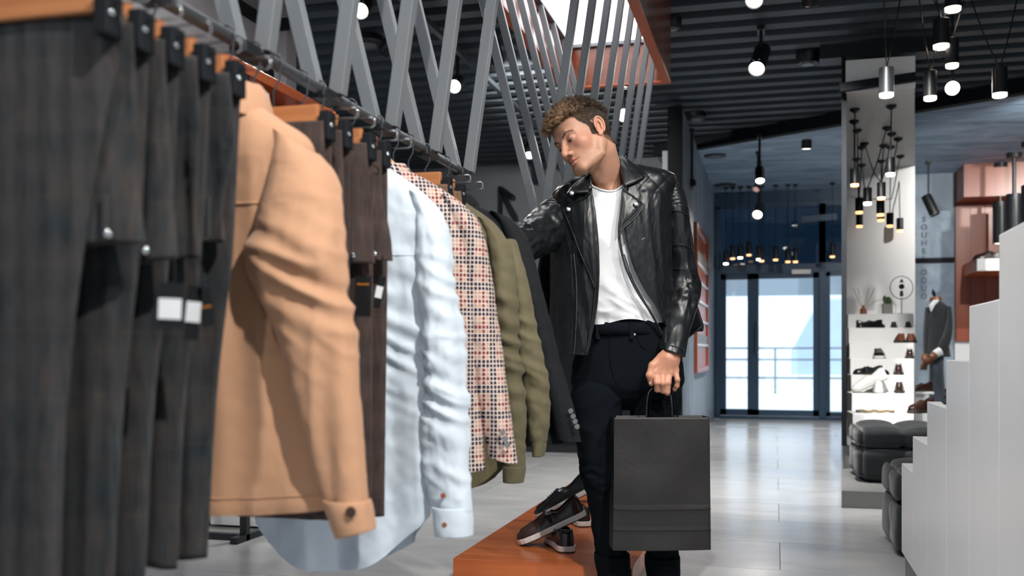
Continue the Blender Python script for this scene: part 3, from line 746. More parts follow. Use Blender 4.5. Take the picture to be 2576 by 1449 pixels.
def houndstooth():
    t = NT('checked_tweed'); u = t.uv(); s = t.sep(u)
    wob = t.math('MULTIPLY', t.math('SUBTRACT', t.noise(u, 220, 2), 0.5), 0.0022)
    x = t.math('ADD', s[0], wob); y = t.math('ADD', s[1], wob)
    g = 0.0094; tooth = t.math('MULTIPLY', t.stripe(x, g, 0.0, 0.0066), t.stripe(y, g, 0.0, 0.0070))
    weave = t.stripe(t.math('ADD', x, y), 0.0047, 0.0, 0.0020)
    c = t.mix(t.math('MULTIPLY', weave, 0.35), (0.70, 0.62, 0.56), (0.46, 0.32, 0.24))
    hatch = t.math('MAXIMUM', t.stripe(x, g, 0.0, 0.0056), t.stripe(y, g, 0.0, 0.0056))
    c = t.mix(t.math('MULTIPLY', hatch, 0.38), c, (0.48, 0.32, 0.24))
    c = t.mix(t.math('MULTIPLY', tooth, 0.70), c, (0.40, 0.22, 0.16))
    P_ = g * 6
    na = t.math('MAXIMUM', t.stripe(x, P_, 0.0, g), t.stripe(y, P_, 0.0, g)); rb = t.math('MAXIMUM', t.stripe(x, P_, g * 3, g), t.stripe(y, P_, g * 3, g))
    nb = t.math('MAXIMUM', t.stripe(x, P_, g * 1, g), t.stripe(y, P_, g * 5, g))
    c = t.mix(t.math('MULTIPLY', tooth, t.math('MULTIPLY', rb, 0.95)), c, (0.19, 0.018, 0.028))
    c = t.mix(t.math('MULTIPLY', tooth, t.math('MULTIPLY', t.math('MAXIMUM', na, nb), 0.97)), c, (0.010, 0.012, 0.038))
    t.bump(t.noise(u, 900, 2), 0.4, 0.001)
    return t.fin(c, 0.9, spec=0.15)
houndstooth()
plain('horn_button', (0.05, 0.028, 0.02), 0.3); plain('brown_button', (0.28, 0.10, 0.06), 0.3); plain('pewter_button', (0.30, 0.31, 0.32), 0.35, 0.8)

def ridge(v): return 1.0 - 2.0 * abs(v)
def shell(rows, y, folds=0.010, fx=9.0, fz=0.9, wr=0.0016, seed=0.0, n=120, m=80, hem=0.0, tilt=0.0, org=(0, 0, 0), p=0.8, grow=True, elbow=None, yoff=0.0, slope=0.0):
    """hanging cloth: rows (photo row, left px, right px, half thickness) on the plane Y=y, lofted into a draped tube.
    hem lifts the sides of the lower edge, tilt shears it, folds grow towards the hem"""
    m_ = MB(); rings = []; uvs = []; py0, py1 = rows[0][0], rows[-1][0]
    for i in range(m):
        s = i / (m - 1); py = lerp(py0, py1, s)
        L, R, t = interp([r[:4] for r in rows], py)
        a, b = YP(L, py, y), YP(R, py, y); cx, hw, z0 = (a.x + b.x) / 2, (b.x - a.x) / 2, (a.z + b.z) / 2
        A = folds * (0.15 + 0.85 * min(1, s * 1.6)) if grow else folds
        ring, uv = [], []
        for k in range(n):
            th = 2 * PI * k / n; c, sn = math.cos(th), math.sin(th)
            xn = math.copysign(abs(c) ** p, c); x = cx + hw * xn
            yo = yoff * min(1.0, s * 3.0) ** 1.5 if slope else yoff
            yy = y + yo + t * (1.0 if sn < 0 else 0.5) * math.copysign(abs(sn) ** 0.85, sn)
            z = z0 + hem * (abs(xn) ** 2.5) * max(0, s - 0.75) * 4 - tilt * xn * hw * max(0, s - 0.6) * 2.5 - slope * (xn + 1) * hw * max(0, 1 - s * 5.0)
            q = x * fx + seed + 0.5 * nz(x * 3, z * 2.0, seed)
            side = 0.0 if sn < 0 else 17.3
            f = nz(q, z * fz * 3 + side, seed) + 0.55 * ridge(nz(q * 1.7, z * fz * 2 + side, seed + 9)) - 0.2
            w = wr * (nz(x * 42 + 3, z * 34, seed + side) + 0.6 * nz(x * 90, z * 70, seed))
            if elbow:
                g = math.exp(-((z - elbow[0]) / elbow[1]) ** 2)
                f += g * elbow[2] * ridge(nz(x * 10 + z * 7, z * 26 + x * 12, seed + 3)) / max(folds, 1e-6) * 1.0
            d = A * f + w
            ring.append(Vector((x + d * c * 0.7, yy + math.copysign(1, sn) * d * (0.35 + 0.65 * abs(sn)), z)) - Vector(org))
            uv.append((x * 1.0 + (0.0 if sn < 0 else 0.31) + yy * 0.5, z))
        rings.append(ring); uvs.append(uv)
    m_.loft(rings, True, False, uvs)
    return m_
def yoke(bm, n, z, x0, x1, mat, par, r=0.0016, name='yoke_seam'):
    """raised seam following a row of a garment body"""
    m = len(bm.v) // n; i = min(range(m), key=lambda q: abs(bm.v[q * n + 3 * n // 4][2] - z))
    pts = [Vector(bm.v[i * n + k]) + Vector((0, -0.0006, 0)) for k in range(n // 2 + 1, n) if x0 < bm.v[i * n + k][0] < x1]
    return MB().tube(pts, r, 6).obj(name, mat, par, smooth=True)
def seam(pts, r, name, mat, par, org, n=5):
    return MB().tube([Vector(p) - Vector(org) for p in pts], r, n).obj(name, mat, par, smooth=True)

def hanger_hook(par, top):
    """wire hook over the rail; local z of rail centre is RZ"""
    pts = []
    for k in range(13):
        a = math.radians(-40 + 230 * k / 12); pts.append((0.0165 * math.cos(a), 0, RZ + 0.0165 * math.sin(a)))
    pts = pts[::-1]
    pts = [(-0.0165 * 0.98, 0, RZ - 0.003)] if False else pts
    path = pts + [(0.012, 0, RZ - 0.03), (0.0, 0, RZ - 0.05), (0, 0, top)]
    return MB().tube(path, 0.0019, 6).obj('hook', 'rail_steel', par, smooth=True)

def shaped_hanger(par, y, w=0.15, mat='pale_wood', zt=1.318):
    pts = curve([(-w, 0, zt - 0.135), (-w * .6, 0, zt - 0.082), (-0.03, 0, zt - 0.012), (0, 0, zt), (0.03, 0, zt - 0.012), (w * .6, 0, zt - 0.082), (w, 0, zt - 0.135)], 21)
    h = MB().tube(pts, [0.009] + [0.011] * 19 + [0.009], 8).obj('hanger', mat, par, smooth=True)
    hanger_hook(h, zt)
    return h

def collar(par, y, rx, ry, z0, h, mat, lean=0.02, org=(0, 0, 0), cx=RX, leaf=0.055):
    rings = []
    prof = [(0.0, 0.0), (0.0, h * .5), (0.004, h * 0.95), (0.010, h), (0.018, h * .9), (0.018 + lean * .6, h * .45), (0.016 + lean, h - leaf)]
    for r, z in prof:
        ring = []
        for k in range(48):
            a = 2 * PI * k / 48; ca, sa = math.cos(a), math.sin(a)
            ring.append(Vector((cx + (rx + r) * ca, y + (ry + r) * sa, z0 + z + 0.006 * nz(ca * 2, sa * 2, z * 9 + y) - 0.02 * max(0, sa) ** 2)) - Vector(org))
        rings.append(ring)
    m = MB(); m.loft(rings, True, False, [[(k / 48 * 2 * PI * rx, z) for k in range(48)] for r, z in prof])
    return m.obj('collar', mat, par, smooth=True, solid=0.003, subd=1)

def garment(name, label, cat, y):
    return thing(name, label, cat, (RX, y, 0), 0, 'clothes hanging on the long rail')

# ---- camel overshirt
Y = 1.46; t = garment('overshirt', 'camel overshirt with a stitched back yoke hanging beside dark trousers', 'jacket', Y); O = (RX, Y, 0)
rows = [(236, 550, 598, .034), (262, 512, 640, .045), (305, 440, 700, .055), (350, 375, 760, .060), (385, 335, 785, .064), (440, 322, 786, .066), (500, 318, 780, .07), (650, 322, 770, .075), (850, 325, 800, .075), (1050, 322, 820, .07), (1200, 318, 836, .07), (1262, 316, 846, .072), (1279, 318, 842, .07)]
bm = shell(rows, Y, 0.021, 9.5, 0.45, 0.0010, 2.2, 150, 100, 0.012, org=O); bm.obj('body', 'camel_cloth', t, smooth=True)
rows = [(322, 700, 800, .050), (352, 705, 832, .056), (395, 704, 852, .060), (440, 700, 862, .062), (500, 692, 869, .062), (560, 684, 878, .058), (640, 676, 888, .058), (720, 698, 899, .054), (830, 738, 916, .05), (950, 768, 931, .046), (1060, 796, 941, .042), (1170, 830, 949, .036), (1255, 853, 956, .034)]
shell(rows, Y, 0.011, 13, 0.5, 0.0012, 5.1, 90, 110, org=O, elbow=(1.00, 0.10, 0.015), yoff=-0.045, p=0.9, slope=0.62).obj('sleeve', 'camel_cloth', t, smooth=True)
rows = [(1245, 852, 958, .037), (1262, 858, 962, .039), (1300, 872, 967, .037), (1328, 884, 969, .034)]
cf = shell(rows, Y, 0.002, 11, 0.5, 0.0008, 5.1, 60, 16, org=O, tilt=-0.25, yoff=-0.045, p=0.9).obj('cuff', 'camel_cloth', t, smooth=True, solid=0.004)
b = YP(883, 1288, Y - 0.085) - Vector(O); MB().tube([b, b + Vector((0, -0.004, 0))], [.0085, .0075], 20).obj('button', 'horn_button', cf, smooth='auto')
rows = [(390, 285, 350, .04), (480, 270, 362, .05), (640, 262, 370, .052), (900, 255, 355, .045), (1180, 250, 335, .036)]
shell(rows, Y, 0.008, 11, 0.5, 0.0012, 8.1, 50, 60, org=O, yoff=-0.02, p=0.9).obj('sleeve', 'camel_cloth', t, smooth=True)
collar(t, Y, 0.044, 0.046, 1.262, 0.056, 'camel_cloth', 0.020, O, leaf=0.066)
zs = YP(650, 503, Y - 0.07).z
yoke(bm, 150, zs, -0.20, 0.16, 'camel_cloth', t, 0.0020); yoke(bm, 150, YP(650, 1235, Y).z, -0.22, 0.22, 'camel_cloth', t, 0.0012, 'hem_seam')
shaped_hanger(t, Y)

# ---- light blue shirt
Y = 1.95; t = garment('shirt', 'light blue cotton shirt with rounded hem and buttoned cuff on the rail', 'shirt', Y); O = (RX, Y, 0)
rows = [(392, 850, 912, .034), (415, 812, 955, .045), (445, 770, 1005, .055), (485, 728, 1058, .06), (525, 700, 1092, .064), (570, 688, 1106, .068), (640, 682, 1098, .072), (760, 676, 1092, .078), (900, 670, 1088, .075), (1050, 664, 1086, .07), (1200, 658, 1084, .07), (1330, 654, 1080, .07), (1422, 656, 1074, .068)]
bm = shell(rows, Y, 0.024, 12, 0.5, 0.0034, 12.4, 150, 120, 0.115, org=O, elbow=(0.92, 0.14, 0.020)); bm.obj('body', 'blue_chambray', t, smooth=True)
rows = [(478, 1036, 1090, .044), (505, 1044, 1112, .048), (540, 1052, 1128, .050), (585, 1058, 1136, .051), (650, 1064, 1142, .051), (740, 1074, 1151, .05), (820, 1086, 1160, .048), (930, 1092, 1172, .046), (1040, 1086, 1181, .044), (1130, 1082, 1188, .042), (1200, 1088, 1193, .04), (1275, 1106, 1197, .038)]
shell(rows, Y, 0.012, 14, 0.7, 0.003, 15.1, 90, 120, org=O, elbow=(0.90, 0.22, 0.018), yoff=-0.03, p=0.9, slope=0.55).obj('sleeve', 'blue_chambray', t, smooth=True)
rows = [(1266, 1106, 1198, .040), (1285, 1108, 1199, .041), (1315, 1110, 1200, .040), (1338, 1112, 1200, .038)]
cf = shell(rows, Y, 0.003, 11, 0.5, 0.0012, 5.1, 60, 16, org=O, yoff=-0.035, p=0.9).obj('cuff', 'blue_chambray', t, smooth=True, solid=0.004)
for px, py in ((1119, 1320), (1115, 1247)):
    b = YP(px, py, Y - 0.076) - Vector(O); MB().tube([b, b + Vector((0, -0.003, 0))], [.0058, .005], 16).obj('button', 'brown_button', cf, smooth='auto')
rows = [(520, 660, 705, .036), (640, 640, 705, .048), (900, 630, 700, .045), (1250, 625, 680, .034)]
shell(rows, Y, 0.008, 11, 0.5, 0.0012, 8.1, 50, 60, org=O, yoff=-0.02, p=0.9).obj('sleeve', 'blue_chambray', t, smooth=True)
collar(t, Y, 0.055, 0.048, 1.262, 0.045, 'blue_chambray', 0.02, O)
zs = YP(1000, 640, Y - 0.07).z
yoke(bm, 150, zs, -0.20, 0.18, 'blue_chambray', t, 0.0014)
shaped_hanger(t, Y)

# ---- checked tweed blazer
Y = 2.10; t = garment('checked_blazer', 'checked tweed blazer in cream, navy and burgundy between two shirts', 'blazer', Y); O = (RX, Y, 0)
rows = [(424, 950, 1012, .036), (448, 918, 1060, .045), (480, 892, 1112, .055), (515, 878, 1160, .062), (550, 870, 1188, .066), (620, 872, 1192, .07), (750, 878, 1196, .072), (900, 884, 1202, .07), (1050, 888, 1210, .068), (1140, 890, 1216, .066), (1186, 892, 1220, .066)]
shell(rows, Y, 0.010, 8.5, 0.6, 0.0012, 22.4, 130, 90, 0.01, org=O).obj('body', 'checked_tweed', t, smooth=True)
rows = [(488, 1112, 1166, .046), (512, 1122, 1190, .048), (545, 1130, 1206, .050), (600, 1140, 1218, .048), (700, 1150, 1229, .05), (850, 1165, 1247, .048), (1000, 1188, 1266, .044), (1100, 1208, 1281, .04), (1158, 1220, 1291, .036)]
shell(rows, Y, 0.006, 12, 0.6, 0.0012, 25.1, 80, 90, org=O, elbow=(0.9, 0.15, 0.004), yoff=0.03, tilt=0.25, p=0.9, slope=0.5).obj('sleeve', 'checked_tweed', t, smooth=True)
for k in range(3):
    b = YP(1264 + k * 6, 1088 + k * 16, Y - 0.02) - Vector(O); MB().tube([b, b + Vector((0.001, -0.005, 0))], [.0065, .0055], 14).obj('button', 'pewter_button', t, smooth='auto')
collar(t, Y, 0.050, 0.046, 1.262, 0.04, 'checked_tweed', 0.022, O)
shaped_hanger(t, Y)

# ---- olive shirt
Y = 2.42; t = garment('olive_shirt', 'olive green cotton shirt with long hanging cuffs beside the charcoal blazer', 'shirt', Y); O = (RX, Y, 0)
rows = [(474, 1040, 1100, .034), (500, 1010, 1150, .045), (530, 980, 1196, .055), (560, 962, 1236, .06), (590, 955, 1262, .064), (640, 952, 1262, .068), (800, 952, 1252, .07), (1000, 955, 1262, .068), (1120, 958, 1268, .066), (1238, 962, 1276, .064)]
bm = shell(rows, Y, 0.015, 11, 0.7, 0.003, 32.4, 130, 90, 0.085, org=O); bm.obj('body', 'olive_cotton', t, smooth=True)
rows = [(545, 1205, 1250, .046), (570, 1216, 1268, .047), (605, 1228, 1285, .047), (680, 1248, 1298, .045), (760, 1258, 1306, .045), (870, 1256, 1314, .044), (1000, 1272, 1326, .042), (1090, 1280, 1331, .038), (1172, 1284, 1332, .034)]
shell(rows, Y, 0.010, 14, 0.7, 0.003, 35.1, 80, 90, org=O, elbow=(0.92, 0.22, 0.014), yoff=-0.04, p=0.9, slope=0.5).obj('sleeve', 'olive_cotton', t, smooth=True)
rows = [(1166, 1282, 1332, .037), (1180, 1281, 1331, .037), (1206, 1282, 1326, .035)]
shell(rows, Y, 0.002, 11, 0.5, 0.001, 5.1, 50, 14, org=O, yoff=-0.045, p=0.9).obj('cuff', 'olive_cotton', t, smooth=True, solid=0.004)
rows = [(600, 1255, 1288, .03), (680, 1278, 1312, .04), (800, 1292, 1334, .042), (900, 1300, 1358, .042), (980, 1312, 1371, .04), (1060, 1325, 1372, .038), (1112, 1333, 1364, .034)]
shell(rows, Y, 0.010, 14, 0.7, 0.003, 39.1, 80, 90, org=O, elbow=(0.92, 0.22, 0.010), yoff=0.035, p=0.9).obj('sleeve', 'olive_cotton', t, smooth=True)
rows = [(1108, 1333, 1364, .036), (1125, 1333, 1363, .036), (1150, 1335, 1358, .034)]
shell(rows, Y, 0.002, 11, 0.5, 0.001, 5.1, 50, 14, org=O, yoff=0.035, p=0.9).obj('cuff', 'olive_cotton', t, smooth=True, solid=0.004)
zs = YP(1230, 622, Y - 0.06).z
yoke(bm, 130, zs, -0.20, 0.20, 'olive_cotton', t, 0.0014)
collar(t, Y, 0.055, 0.048, 1.262, 0.04, 'olive_cotton', 0.02, O); shaped_hanger(t, Y)

# ---- charcoal blazer at the end of the rail
Y = 2.58; t = garment('charcoal_blazer', 'flecked charcoal wool blazer with sleeve buttons at the end of the rail', 'blazer', Y); O = (RX, Y, 0)
rows = [(500, 1090, 1150, .036), (520, 1056, 1200, .045), (545, 1026, 1254, .055), (570, 1004, 1296, .062), (605, 994, 1318, .066), (680, 992, 1330, .07), (800, 996, 1350, .07), (950, 1000, 1378, .07), (1060, 1005, 1402, .068), (1118, 1010, 1418, .066)]
shell(rows, Y, 0.008, 8.5, 0.6, 0.001, 42.4, 130, 90, 0.01, org=O).obj('body', 'charcoal_wool', t, smooth=True)
rows = [(530, 1236, 1284, .048), (555, 1254, 1308, .050), (590, 1268, 1328, .050), (620, 1278, 1338, .050), (700, 1302, 1362, .05), (800, 1328, 1388, .05), (900, 1352, 1412, .048), (1000, 1382, 1440, .046), (1060, 1398, 1456, .044), (1104, 1408, 1466, .042)]
sl = shell(rows, Y, 0.005, 12, 0.6, 0.001, 45.1, 80, 90, org=O, elbow=(0.9, 0.15, 0.003), yoff=-0.03, tilt=0.12, p=0.9, slope=0.4).obj('sleeve', 'charcoal_wool', t, smooth=True)
for px, py in ((1436, 1034), (1442, 1047), (1447, 1060), (1452, 1073)):
    b = YP(px, py, Y - 0.076) - Vector(O); q = MB(); q.tube([b, b + Vector((0, -0.004, 0))], [.0068, .006], 18); o = q.obj('button', 'pewter_button', sl, smooth='auto')
collar(t, Y, 0.060, 0.050, 1.262, 0.045, 'charcoal_wool', 0.028, O); shaped_hanger(t, Y)

# ---- trousers folded over clip hangers
def clip_hanger(par, w=0.14, mat='hanger_wood'):
    h = MB().box((0, 0, 1.283), (2 * w - 0.03, 0.014, 0.034)).obj('hanger', mat, par, bevel=0.003)
    hanger_hook(h, 1.295)
    for s in (-1, 1):
        MB().box((s * w, 0, 1.262), (0.019, 0.030, 0.050)).obj('clip', 'matte_black', h, bevel=0.003)
        x0, x1 = s * (w + 0.008), s * (w + 0.058); lp = [(x0, -0.006, 1.287), (x1 - s * .006, -0.006, 1.289), (x1, -0.006, 1.286), (x1, -0.006, 1.275), (x1 - s * .006, -0.006, 1.272), (x0, -0.006, 1.273)]
        MB().tube(lp, 0.0012, 6).obj('clip_spring', 'chrome', h, smooth=True)
        MB().ball((s * (w + 0.010), -0.008, 1.262), 0.004, 8, 6).obj('clip_rivet', 'chrome', h, smooth=True)
    return h
def panel(mat, rows, seed, par, name, folds=0.008, yo=0.0, t=0.012, n=70, m=60, fx=16.0):
    """draped trouser panel in local x/z: rows (z, xl, xr)"""
    rings, uvs = [], []
    for i in range(m):
        z = lerp(rows[0][0], rows[-1][0], i / (m - 1)); xl, xr = interp(rows, z); s = i / (m - 1)
        ring, uv = [], []
        for k in range(n):
            th = 2 * PI * k / n; c, sn = math.cos(th), math.sin(th)
            x = (xl + xr) / 2 + (xr - xl) / 2 * math.copysign(abs(c) ** 0.75, c)
            A = folds * (0.1 + 0.9 * min(1, s * 1.5))
            f = nz(x * fx + seed, z * 1.6, seed) + 0.5 * ridge(nz(x * fx * 1.6, z * 1.2, seed + 4)) - .2
            d = A * f + 0.0008 * nz(x * 60, z * 50, seed)
            ring.append((x, yo + d + (t + 0.006 * s) * sn, z - 0.006 * nz(x * 12, seed, 1) * s)); uv.append((x + seed * .37 + (0 if sn < 0 else .4), z))
        rings.append(ring); uvs.append(uv)
    m_ = MB(); m_.loft(rings, True, True, uvs)
    return m_.obj(name, mat, par, smooth=True)
def trousers(label, y, mat, seed, zlong=0.585, xr=(0.143, 0.128, 0.100, 0.088), xl=(-0.14, -0.13, -0.11, -0.10), short=1.0, flare=0.160, tags=(), rz=0.0, w=0.14, two=True):
    t = thing('trousers', label, 'trousers', (RX, y, 0), rz, 'folded trousers on clip hangers')
    clip_hanger(t, w)
    zz = (1.266, 1.02, 0.80, zlong)
    panel(mat, [(zz[i], xl[i], xr[i]) for i in range(4)], seed, t, 'legs', 0.011, 0.012, fx=13)
    if two:
        wb = panel(mat, [(1.266, -0.142, 0.143), (1.17, -0.15, 0.148), (short + .05, -0.165, flare - .006), (short, -0.168, flare)], seed + 3, t, 'waist', 0.020, -0.022, 0.011, fx=13)
        for k in (-0.1, 0.02, 0.12): MB().box((k, -0.040, short + 0.03), (0.008, 0.004, 0.055)).obj('belt_loop', mat, wb, bevel=.001)
        MB().ball((flare - .03, -0.043, short + 0.012), 0.006, 10, 8).obj('waist_hook', 'chrome', wb, smooth=True)
    for (px, py, w_, h_, sx0, sy0, sw, sh, ang, top) in tags:
        c = YP(px, py, y - 0.05) - Vector((RX, y, 0)); k = (YP(px + 100, py, y - 0.05) - YP(px, py, y - 0.05)).x / 100
        tg = MB().box((0, 0, 0), (w_ * k, 0.0014, h_ * k)).obj('price_tag', 'tag_card', t); tg.location = c; tg.rotation_euler = (0, ang, 0)
        if sw: MB().box((sx0 * k, -0.0012, -sy0 * k), (sw * k, 0.0008, sh * k)).obj('sticker', 'sticker_white', tg)
        else: MB().box((sx0 * k, -0.0012, -sy0 * k), (w_ * k * .7, 0.0008, 4 * k)).obj('print', 'orange_print', tg)
        st = YP(top[0], top[1], y - 0.045) - Vector((RX, y, 0))
        MB().tube([st, (st + c) / 2 + Vector((0.003, 0, 0)), c + Vector((0, 0, h_ * k / 2 - .004))], 0.0012, 5).obj('tag_string', 'matte_black', t)
    return t
trousers('dark checked trousers hanging at full length, nearest the end of the row of dark trousers', 0.975, 'charcoal_check', 1.3, 0.50, (0.154, 0.100, 0.074, 0.070), (-0.15, -0.15, -0.14, -0.13), two=False)
trousers('dark checked trousers folded over the bar, tagless, next to the full-length pair', 1.036, 'charcoal_check', 4.3, flare=0.156, short=1.005)
trousers('dark checked trousers with one wide black tag and white sticker', 1.10, 'charcoal_check', 7.7, flare=0.160, short=0.992,
         tags=[(431, 768, 64, 102, -2, 8, 58, 46, 0.05, (437, 640))])
trousers('dark checked trousers with two narrow black tags, one stickered', 1.172, 'charcoal_check', 11.1, flare=0.149, short=1.002,
         tags=[(487, 787, 34, 124, 0, -2, 36, 46, 0.10, (490, 650)), (520, 772, 34, 88, 0, 0, 0, 1, -0.14, (500, 650))])
trousers('dark checked trousers folded right beside the camel overshirt', 1.25, 'charcoal_check', 14.9, flare=0.133, short=1.035)
BX = dict(xr=(0.142, 0.142, 0.140, 0.138), xl=(-0.14, -0.12, -0.09, -0.08))
trousers('brown checked trousers on a wooden clip bar right behind the camel overshirt', 1.548, 'brown_check', 18.2, 0.602, flare=0.150, short=1.03, **BX)
trousers('brown checked trousers with a black tag printed in orange', 1.62, 'brown_check', 22.2, 0.580, flare=0.158, short=1.035, tags=[(913, 745, 42, 96, 0, -28, 0, 1, 0.03, (905, 690))], **BX)
trousers('brown checked trousers between tagged pairs on the rail', 1.728, 'brown_check', 25.8, 0.562, flare=0.155, short=1.045, **BX)
trousers('brown checked trousers with a narrow stickered tag beside the light blue shirt', 1.80, 'brown_check', 29.4, 0.560, flare=0.168, short=1.055, tags=[(955, 735, 18, 76, -1, 0, 17, 28, 0.22, (962, 642))], **BX)
trousers('tan plaid trousers on a wooden clip bar behind the checked blazer', 2.20, 'tan_plaid', 33.4, 0.65, flare=0.150, w=0.135)
trousers('tan plaid trousers clipped beside the olive shirt', 2.30, 'tan_plaid', 36.4, 0.65, flare=0.150, w=0.135)
# ================================================================ the man
DM = 3.40
mo = P(1590, 885, DM); MAN = thing('person', 'man in a black leather biker jacket, white t-shirt and black jeans holding a black bag', 'person', (mo.x, mo.y, 0), ANG)
X0 = (1590 - CX) / FPX * DM
def M(px, py, dy=0.0):
    """person-local point (x to the right, y away from the camera, z up)"""
    d = DM + dy
    return Vector(((px - CX) / FPX * d - X0, dy, CAMZ + (HY - py) / FPX * d))

# ---------------------------------------------------------------- signed distance modelling
def f32(a): return np.asarray(a, np.float32)
def s_ell(p, c, r):
    q = (p - f32(c)) / f32(r); k0 = np.linalg.norm(q, axis=1); k1 = np.linalg.norm(q / f32(r), axis=1) + 1e-9
    return k0 * (k0 - 1) / k1
def s_cap(p, a, b, ra, rb=None):
    rb = ra if rb is None else rb
    a, b = f32(a), f32(b); ab = b - a; t = np.clip(((p - a) @ ab) / (ab @ ab), 0, 1)
    return np.linalg.norm(p - a - t[:, None] * ab, axis=1) - (ra + (rb - ra) * t)
def s_chain(p, pts, r, k=0.0):
    r = r if isinstance(r, (list, tuple)) else [r] * len(pts)
    d = None
    for i in range(len(pts) - 1):
        e = s_cap(p, pts[i], pts[i + 1], r[i], r[i + 1]); d = e if d is None else (np.minimum(d, e) if k == 0 else smin(d, e, k))
    return d
def smin(a, b, k):
    h = np.clip(0.5 + 0.5 * (b - a) / k, 0, 1); return b + (a - b) * h - k * h * (1 - h)
def ssub(a, b, k): return -smin(-a, b, k)
def surface_nets(fn, lo, hi, h):
    lo, hi = np.array(lo), np.array(hi); n = np.ceil((hi - lo) / h).astype(int) + 1
    B = 6; nb = (n + B - 1) // B + 1
    ax = [lo[i] + np.arange(nb[i]) * B * h + 0.5 * B * h for i in range(3)]
    G = np.stack(np.meshgrid(*ax, indexing='ij'), -1).reshape(-1, 3).astype(np.float32)
    cd = fn(G).reshape(nb); V = np.repeat(np.repeat(np.repeat(cd, B, 0), B, 1), B, 2)[:n[0], :n[1], :n[2]].astype(np.float32).copy()
    act = np.argwhere(np.abs(cd) < B * h * 1.6)
    off = np.stack(np.meshgrid(*[np.arange(B)] * 3, indexing='ij'), -1).reshape(-1, 3)
    idx = (act[:, None, :] * B + off[None]).reshape(-1, 3); idx = idx[(idx < n).all(1)]
    V[idx[:, 0], idx[:, 1], idx[:, 2]] = fn((lo + idx * h).astype(np.float32))
    S = V < 0
    c = [slice(0, -1), slice(1, None)]
    cnt = sum(S[c[i], c[j], c[k]].astype(np.int8) for i in (0, 1) for j in (0, 1) for k in (0, 1))
    cells = np.argwhere((cnt > 0) & (cnt < 8)); vid = -np.ones(cnt.shape, np.int64); vid[tuple(cells.T)] = np.arange(len(cells))
    acc = np.zeros((len(cells), 3)); num = np.zeros(len(cells))
    cor = [(i, j, k) for i in (0, 1) for j in (0, 1) for k in (0, 1)]
    for a in cor:
        for axis in range(3):
            if a[axis]: continue
            b = list(a); b[axis] = 1
            va = V[cells[:, 0] + a[0], cells[:, 1] + a[1], cells[:, 2] + a[2]]; vb = V[cells[:, 0] + b[0], cells[:, 1] + b[1], cells[:, 2] + b[2]]
            m = (va < 0) != (vb < 0); t = np.where(m, va / np.where(m, va - vb, 1), 0)
            q = np.array(a, float)[None].repeat(len(cells), 0); q[:, axis] += t
            acc += q * m[:, None]; num += m
    verts = lo + (cells + acc / np.maximum(num, 1)[:, None]) * h
    faces = []
    for axis in range(3):
        u, w = (axis + 1) % 3, (axis + 2) % 3
        sl0 = [slice(None)] * 3; sl1 = [slice(None)] * 3; sl0[axis] = slice(0, -1); sl1[axis] = slice(1, None)
        A = S[tuple(sl0)]; Bm = S[tuple(sl1)]; e = np.argwhere(A != Bm)
        e = e[(e[:, u] > 0) & (e[:, w] > 0) & (e[:, u] < n[u] - 1) & (e[:, w] < n[w] - 1)]
        fl = A[tuple(e.T)]
        def cid(du, dw):
            q = e.copy(); q[:, u] -= du; q[:, w] -= dw; return vid[tuple(q.T)]
        f = np.stack([cid(0, 0), cid(1, 0), cid(1, 1), cid(0, 1)], 1)
        f[~fl] = f[~fl][:, ::-1]; faces.append(f)
    return verts.astype(np.float32), np.concatenate(faces)
def mesh_np(name, v, f, col=None):
    me = bpy.data.meshes.new(name); me.vertices.add(len(v)); me.vertices.foreach_set('co', np.asarray(v, np.float32).ravel())
    k = f.shape[1]; me.loops.add(f.size); me.loops.foreach_set('vertex_index', f.ravel().astype(np.int32))
    me.polygons.add(len(f)); me.polygons.foreach_set('loop_start', np.arange(0, f.size, k, dtype=np.int32))
    me.update(calc_edges=True); me.validate()
    if col is not None:
        a = me.color_attributes.new('tone', 'FLOAT_COLOR', 'POINT'); a.data.foreach_set('color', np.concatenate([col, np.ones((len(col), 1))], 1).astype(np.float32).ravel())
    me.polygons.foreach_set('use_smooth', [True] * len(me.polygons))
    return me

# head pose (his face turned towards the rail, looking down)
hy, hp, hr = -0.93387, -0.20001, -0.66299; HS = 0.957
HR = np.array([[math.cos(hr), 0, math.sin(hr)], [0, 1, 0], [-math.sin(hr), 0, math.cos(hr)]]) @ np.array([[math.cos(hy), -math.sin(hy), 0], [math.sin(hy), math.cos(hy), 0], [0, 0, 1]]) @ np.array([[1, 0, 0], [0, math.cos(hp), -math.sin(hp)], [0, math.sin(hp), math.cos(hp)]])
HT = np.array(M(1467.0, 349.0, -0.153))
def h2l(p): return HS * np.asarray(p) @ HR.T + HT
def l2h(p): return (((p - f32(HT)) @ f32(HR)) / HS).astype(np.float32)

